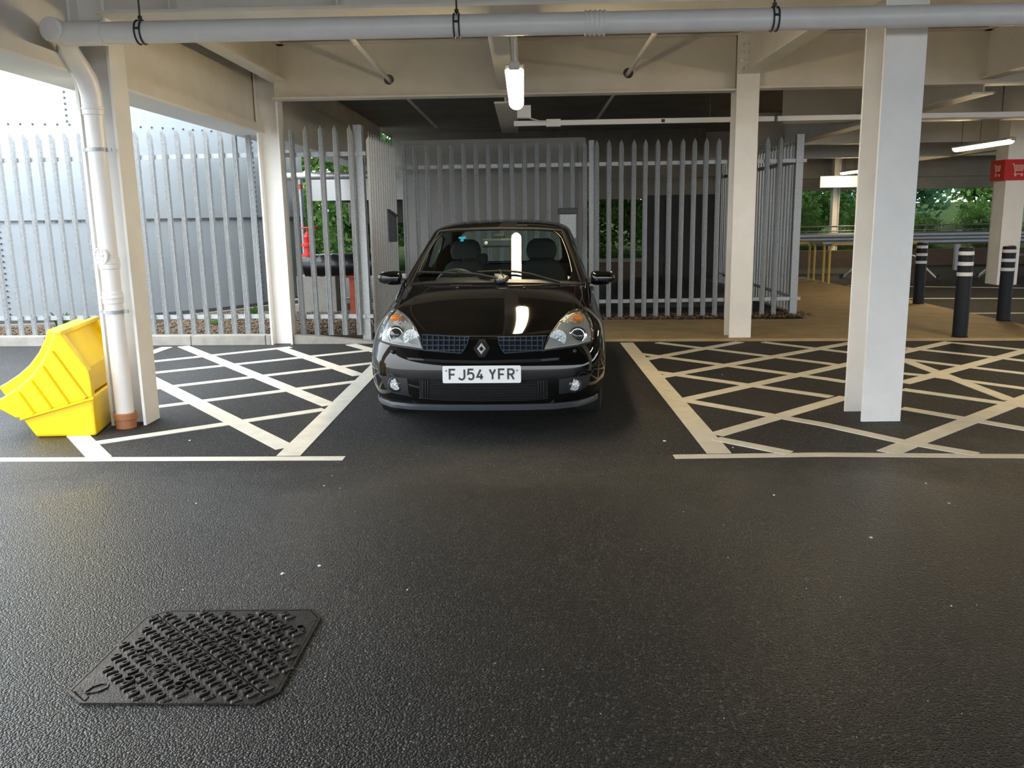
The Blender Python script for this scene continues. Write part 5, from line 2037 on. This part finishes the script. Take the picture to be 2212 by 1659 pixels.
mb = MB()
rc = 0.010
out = []
for cx, cz, a0 in ((1, 1, 0), (-1, 1, 90), (-1, -1, 180), (1, -1, 270)):
    for k in range(4):
        a = math.radians(a0 + 30 * k)
        out.append((cx * (plw / 2 - rc) + rc * math.cos(a), cz * (plh / 2 - rc) + rc * math.sin(a)))
vs = [pl3(p, 0.004) for p in out] + [pl3(p, -0.006) for p in out]
n = len(out)
plate = cpart(MB().add(vs, [list(range(n)), list(range(n, 2 * n))[::-1]] + [(i, (i + 1) % n, n + (i + 1) % n, n + i) for i in range(n)]), 'number_plate', 'plate', smooth=False, label='white number plate with black characters')
cpart(MB().box(-0.2, 0.2, -0.03, 0.02, 0.385, 0.47), 'plate_backing', 'carblack', plate, smooth=False)
w = 0.5


def arc(cx, cy, rx, ry, a0, a1, n=8):
    return [(cx + rx * math.cos(math.radians(a0 + (a1 - a0) * k / n)), cy + ry * math.sin(math.radians(a0 + (a1 - a0) * k / n))) for k in range(n + 1)]


GL = {
    'F': [[(0, 0), (0, 1), (w, 1)], [(0, .5), (w * .86, .5)]],
    'J': [[(w, 1), (w, .27)] + arc(w / 2, .27, w / 2, .27, 0, -165)],
    '5': [[(w * .95, 1), (.06, 1), (.02, .56), (.12, .62)] + arc(w * .52, .33, w * .48, .33, 80, -150)],
    '4': [[(w * .72, 0), (w * .72, .55)], [(w * .62, 1), (0, .26), (w * 1.04, .26)]],
    'Y': [[(w / 2, 0), (w / 2, .46)], [(0, 1), (w / 2, .46), (w, 1)]],
    'R': [[(0, 0), (0, 1), (w * .6, 1)] + arc(w * .6, .75, w * .4, .25, 80, -80) + [(w * .6, .5), (0, .5)], [(w * .5, .5), (w, 0)]],
}
CHH, CW = 0.079 - 0.0125, 0.050 - 0.0125
xx = -0.219
for ch in 'FJ54 YFR':
    if ch == ' ':
        xx += 0.022
        continue
    mb = MB()
    for pth in GL[ch]:
        pth2 = [(xx + 0.00625 + px / w * CW, -CHH / 2 + pz * CHH) for px, pz in pth]
        ribbon(mb, pth2, 0.0125, lambda q: pl3((q.x, q.y), 0.0042), tilt @ Vector((0, -0.0012, 0)))
    cpart(mb, 'plate_character', 'plateink', plate, smooth=False)
    xx += 0.061
for x in (-0.235, 0.235):
    cpart(MB().lathe([(0.005, 0), (0.004, 0.003)], pl3((x, 0.025), 0.004), (0, -1, 0), 10), 'plate_screw', 'plateink', plate)

# door mirrors
for sg in (-1, 1):
    mz = 0.975 if sg < 0 else 0.955
    mr_ = MB()
    c = Vector((sg * 0.862, 1.35, mz))
    prof = [(-0.100, .62, .72), (-0.08, .88, .92), (-0.03, 1.0, 1.0), (0.03, .95, .92), (0.075, .72, .66), (0.10, .35, .35)]
    n = 16
    vs = []
    for (dx, ry, rz_) in prof:
        for k in range(n):
            a = 2 * PI * k / n
            ca, sa_ = math.cos(a), math.sin(a)
            vs.append(c + Vector((sg * -dx * -1.0, 0.075 * ry * math.copysign(abs(ca) ** 0.7, ca), 0.060 * rz_ * math.copysign(abs(sa_) ** 0.7, sa_))))
    fs = []
    for i in range(len(prof) - 1):
        for k in range(n):
            fs.append((i * n + k, i * n + (k + 1) % n, (i + 1) * n + (k + 1) % n, (i + 1) * n + k))
    fs += [list(range(n))[::-1], list(range((len(prof) - 1) * n, len(prof) * n))]
    mo = cpart(mr_.add(vs, fs), 'door_mirror', 'carpaint')
    ss = mo.modifiers.new('s', 'SUBSURF')
    ss.levels = 1
    ss.render_levels = 2
    cpart(MB().bar((sg * 0.775, 1.36, mz - 0.025), (sg * 0.71, 1.36, 0.935), 0.09, 0.045), 'mirror_arm', 'carblack', mo, smooth=False, bevel=0.01)
    cpart(MB().box(c.x - 0.075, c.x + 0.075, 1.415, 1.424, mz - 0.045, mz + 0.045), 'mirror_glass', 'mirror', mo, smooth=False)

# windscreen band, wipers, cowl, bonnet vents
cpart(strip([c1(582, 205), c1(720, 192), c1(1040, 183), c1(1360, 188), c1(1500, 200)], 4.0, 0.002, 0.003), 'screen_top_seal', 'void')
cpart(strip([c1(375, 590), c1(470, 400), c1(580, 208)], 3.2, 0.002, 0.003), 'screen_side_seal', 'void')
cpart(strip([c1(1642, 585), c1(1580, 400), c1(1502, 203)], 3.2, 0.002, 0.003), 'screen_side_seal', 'void')
cpart(patch([c1(*q) for q in [(372, 598), (500, 583), (700, 572), (1000, 566), (1350, 572), (1640, 590), (1638, 604), (1350, 596), (1000, 592), (700, 596), (500, 602)]], 0.006, 0.006, step=6), 'scuttle_panel', 'carblack', smooth=False)
for pth, wq in (([c7(165, 665), c7(230, 655), c7(440, 662), c7(620, 672), c7(800, 690), c7(1060, 712)], 2.2), ([c7(870, 655), c7(1100, 645), c7(1300, 650), c7(1500, 680), c7(1700, 740), c7(1830, 775)], 2.2)):
    cpart(strip(pth, wq, 0.022, 0.010), 'wiper_blade', 'void', smooth=False)
for pth in ([c7(640, 675), c7(900, 700), c7(1110, 745)], [c7(1130, 640), c7(1150, 690), c7(1180, 740)]):
    cpart(strip(pth, 2.6, 0.034, 0.012), 'wiper_arm', 'void', smooth=False)
cpart(patch([c7(*q) for q in [(1068, 690), (1150, 692), (1235, 715), (1190, 765), (1105, 770), (1075, 735)]], 0.030, 0.030, step=4, bulge=0.012), 'wiper_pivot_cap', 'cargrey')
mb = MB()
for k in range(12):
    strip([c7(560 + k * 22, 783), c7(572 + k * 22, 800)], 1.4, 0.002, 0.003, mb)
    strip([c7(1405 + k * 18, 783), c7(1412 + k * 18, 797)], 1.4, 0.002, 0.003, mb)
cpart(mb, 'bonnet_vents', 'void')
for q in ((635, 825), (1415, 825)):
    h, nn = shell(c7(*q), 0.0)
    cpart(MB().ellipsoid(h + nn * 0.004, (0.012, 0.012, 0.007), 10, 6), 'bonnet_jet', 'carblack')

# wheels and underside
for sg in (-1, 1):
    for wy in (0.80, 3.27):
        c = Vector((sg * 0.725, wy, 0.300))
        ax_ = Vector((sg, 0, 0))
        wh = cpart(MB().lathe([(0.20, -0.09), (0.27, -0.10), (0.295, -0.09), (0.300, -0.05), (0.300, 0.05), (0.295, 0.085), (0.27, 0.095), (0.205, 0.085)], c, ax_, 36), 'tyre', 'rubber', angle=40)
        cpart(MB().lathe([(0.205, -0.08), (0.205, 0.075), (0.19, 0.08), (0.185, 0.03), (0.05, 0.02), (0.0, 0.02)], c, ax_, 28), 'wheel_rim', 'alloy', wh, angle=35)
        mb = MB()
        for k in range(8):
            a = 2 * PI * k / 8
            d = Vector((0, math.cos(a), math.sin(a)))
            mb.bar(c + ax_ * 0.045 + d * 0.03, c + ax_ * 0.070 + d * 0.19, 0.028, 0.03, up=ax_)
        cpart(mb, 'wheel_spokes', 'alloy', wh, smooth=False)
        vs, fs = [], []
        for i in range(13):
            a = PI * i / 12
            for dx in (-0.22, 0.085):
                vs.append((c.x + sg * dx, wy + 0.345 * math.cos(a), 0.30 + 0.345 * math.sin(a)))
        fs = [(2 * i, 2 * i + 1, 2 * i + 3, 2 * i + 2) for i in range(12)]
        cpart(MB().add(vs, fs), 'arch_liner', 'void', fix=False)
cpart(MB().box(-0.76, 0.76, 0.30, 0.44, 0.20, 0.24).box(-0.48, 0.48, 0.06, 3.72, 0.19, 0.26).box(-0.78, 0.78, 1.16, 2.90, 0.19, 0.26), 'underbody', 'void', smooth=False)
cpart(MB().box(-0.60, 0.60, 0.16, 0.22, 0.22, 0.60).box(-0.72, 0.72, 1.02, 1.06, 0.24, 0.90).box(-0.72, 0.72, 2.75, 2.80, 0.24, 0.72), 'bulkhead', 'void', smooth=False)

# cabin
mb = MB().prism([(-0.70, 1.10, 0.66), (-0.70, 1.06, 0.905), (-0.70, 1.30, 0.925), (-0.70, 1.48, 0.915), (-0.70, 1.56, 0.86), (-0.70, 1.50, 0.66)], (1.40, 0, 0))
mb.prism([(-0.50, 1.36, 0.90), (-0.50, 1.40, 0.965), (-0.50, 1.56, 0.96), (-0.50, 1.60, 0.88)], (0.36, 0, 0))
cpart(mb, 'dashboard', 'dash', smooth=False, bevel=0.02)
wc = Vector((-0.34, 1.66, 0.87))
wa = Vector((0, 0.80, 0.60)).normalized()
u1 = Vector((1, 0, 0))
u2 = wa.cross(u1)
sw = cpart(MB().tube([wc + (u1 * math.cos(a) + u2 * math.sin(a)) * 0.185 for a in [2 * PI * k / 32 for k in range(32)]], 0.016, 10, closed=True), 'steering_wheel', 'cargrey')
mb = MB()
for a in (0, PI, -PI / 2):
    mb.bar(wc, wc + (u1 * math.cos(a) + u2 * math.sin(a)) * 0.18, 0.04, 0.02, up=wa)
mb.lathe([(0.07, -0.02), (0.065, 0.02), (0.03, 0.03)], wc, wa, 18)
cpart(mb, 'wheel_hub', 'cargrey', sw, smooth=False)
for sx_ in (-0.34, 0.35):
    st = cpart(MB().prism([(sx_ - 0.24, 1.62, 0.36), (sx_ - 0.24, 1.62, 0.52), (sx_ - 0.24, 2.10, 0.48), (sx_ - 0.24, 2.12, 0.36)], (0.48, 0, 0)), 'front_seat', 'seat', smooth=False, bevel=0.05)
    bk = [(-0.235, 0.50), (-0.25, 0.72), (-0.235, 0.92), (-0.17, 1.03), (-0.12, 1.06), (0.12, 1.06), (0.17, 1.03), (0.235, 0.92), (0.25, 0.72), (0.235, 0.50)]
    mb = MB()
    vs = []
    for (dx, z) in bk:
        vs.append((sx_ + dx, 2.02 + (z - 0.5) * 0.34, z))
    for (dx, z) in bk:
        vs.append((sx_ + dx * 0.96, 2.15 + (z - 0.5) * 0.30, z))
    n = len(bk)
    mb.add(vs, [list(range(n)), list(range(n, 2 * n))[::-1]] + [(i, (i + 1) % n, n + (i + 1) % n, n + i) for i in range(n)])
    cpart(mb, 'seat_back', 'seat', st, smooth=False, bevel=0.035)
    hr = MB()
    pts = [(-0.125, 1.07), (-0.14, 1.15), (-0.12, 1.225), (-0.06, 1.25), (0.06, 1.25), (0.12, 1.225), (0.14, 1.15), (0.125, 1.07)]
    hr.prism([(sx_ + dx, 2.22 + (z - 1.07) * 0.2, z) for dx, z in pts], (0, 0.10, 0.0))
    cpart(hr, 'headrest', 'seat', st, smooth=False, bevel=0.03)
rs_ = cpart(MB().box(-0.62, 0.62, 2.62, 3.0, 0.36, 0.56).prism([(-0.62, 2.86, 0.5), (-0.62, 3.02, 0.98), (-0.62, 3.14, 0.98), (-0.62, 3.02, 0.5)], (1.24, 0, 0)), 'rear_seat', 'seat', smooth=False, bevel=0.03)
for sx_ in (-0.33, 0.33):
    cpart(MB().box(sx_ - 0.12, sx_ + 0.12, 3.04, 3.12, 0.97, 1.09), 'headrest', 'seat', rs_, smooth=False, bevel=0.025)
h, nn = shell(c7(1112, 200))
mi = cpart(MB().box(h.x - 0.055, h.x + 0.055, h.y + 0.02, h.y + 0.09, h.z - 0.06, h.z + 0.005), 'mirror_mount', 'carblack', smooth=False, bevel=0.015)
h2, nn = shell(c7(1085, 300))
cpart(MB().box(h2.x - 0.125, h2.x + 0.125, h2.y + 0.06, h2.y + 0.10, h2.z - 0.035, h2.z + 0.035), 'rear_view_mirror', 'cargrey', mi, smooth=False, bevel=0.015)
cpart(MB().lathe([(0.016, 0), (0.012, 0.006)], (h2.x - 0.085, h2.y + 0.058, h2.z), (0, -1, 0), 14), 'toll_tag', 'white', mi)
cpart(patch([c7(*q) for q in [(650, 222), (735, 215), (735, 238), (705, 250), (712, 272), (665, 274), (678, 250), (652, 240)]], -0.003, 0.001, step=4), 'screen_sticker', 'blue', smooth=False, label='small blue sticker')
cpart(patch([c7(*q) for q in [(1925, 675), (1962, 690), (1965, 722), (1925, 732)]], -0.003, 0.001, step=4), 'tax_disc', 'white', smooth=False)

# side details: rubbing strip, door handle, door shut lines
def side(sg, y, z, off):
    h, n, i, d = BVH.ray_cast(Vector((sg * 2.0, y, z)), Vector((-sg, 0, 0)))
    return (h if h else Vector((sg * 0.82, y, z))) + Vector((sg * off, 0, 0))


def side_strip(sg, pts, w, off, th):
    mb = MB()
    vs = []
    n = len(pts)
    for k, (y, z) in enumerate(pts):
        a, b = pts[max(k - 1, 0)], pts[min(k + 1, n - 1)]
        t_ = Vector((b[0] - a[0], b[1] - a[1])).normalized()
        for q in (-1, 1):
            yy, zz = y - t_.y * w / 2 * q, z + t_.x * w / 2 * q
            p = side(sg, yy, zz, off)
            vs += [p, p - Vector((sg * th, 0, 0))]
    fs = []
    for k in range(n - 1):
        A, B = 4 * k, 4 * k + 4
        fs += [(A, A + 2, B + 2, B), (A + 1, B + 1, B + 3, A + 3), (A, B, B + 1, A + 1), (A + 2, A + 3, B + 3, B + 2)]
    fs += [(0, 1, 3, 2), (4 * n - 4, 4 * n - 2, 4 * n - 1, 4 * n - 3)]
    return mb.add(vs, fs)


for sg in (-1, 1):
    cpart(side_strip(sg, [(1.22 + k * 0.1, 0.50) for k in range(17)], 0.055, 0.010, 0.012), 'rubbing_strip', 'carblack', smooth=False)
    cpart(side_strip(sg, [(1.27, 0.86 - k * 0.08) for k in range(8)], 0.006, 0.0012, 0.004), 'door_shut_line', 'void', smooth=False)
    cpart(side_strip(sg, [(2.36, 0.90 - k * 0.08) for k in range(9)], 0.006, 0.0012, 0.004), 'door_shut_line', 'void', smooth=False)
    hp = side(sg, 2.22, 0.80, 0.012)
    cpart(MB().box(hp.x - 0.012, hp.x + 0.012, 2.13, 2.31, 0.785, 0.815), 'door_handle', 'carblack', smooth=False, bevel=0.006)
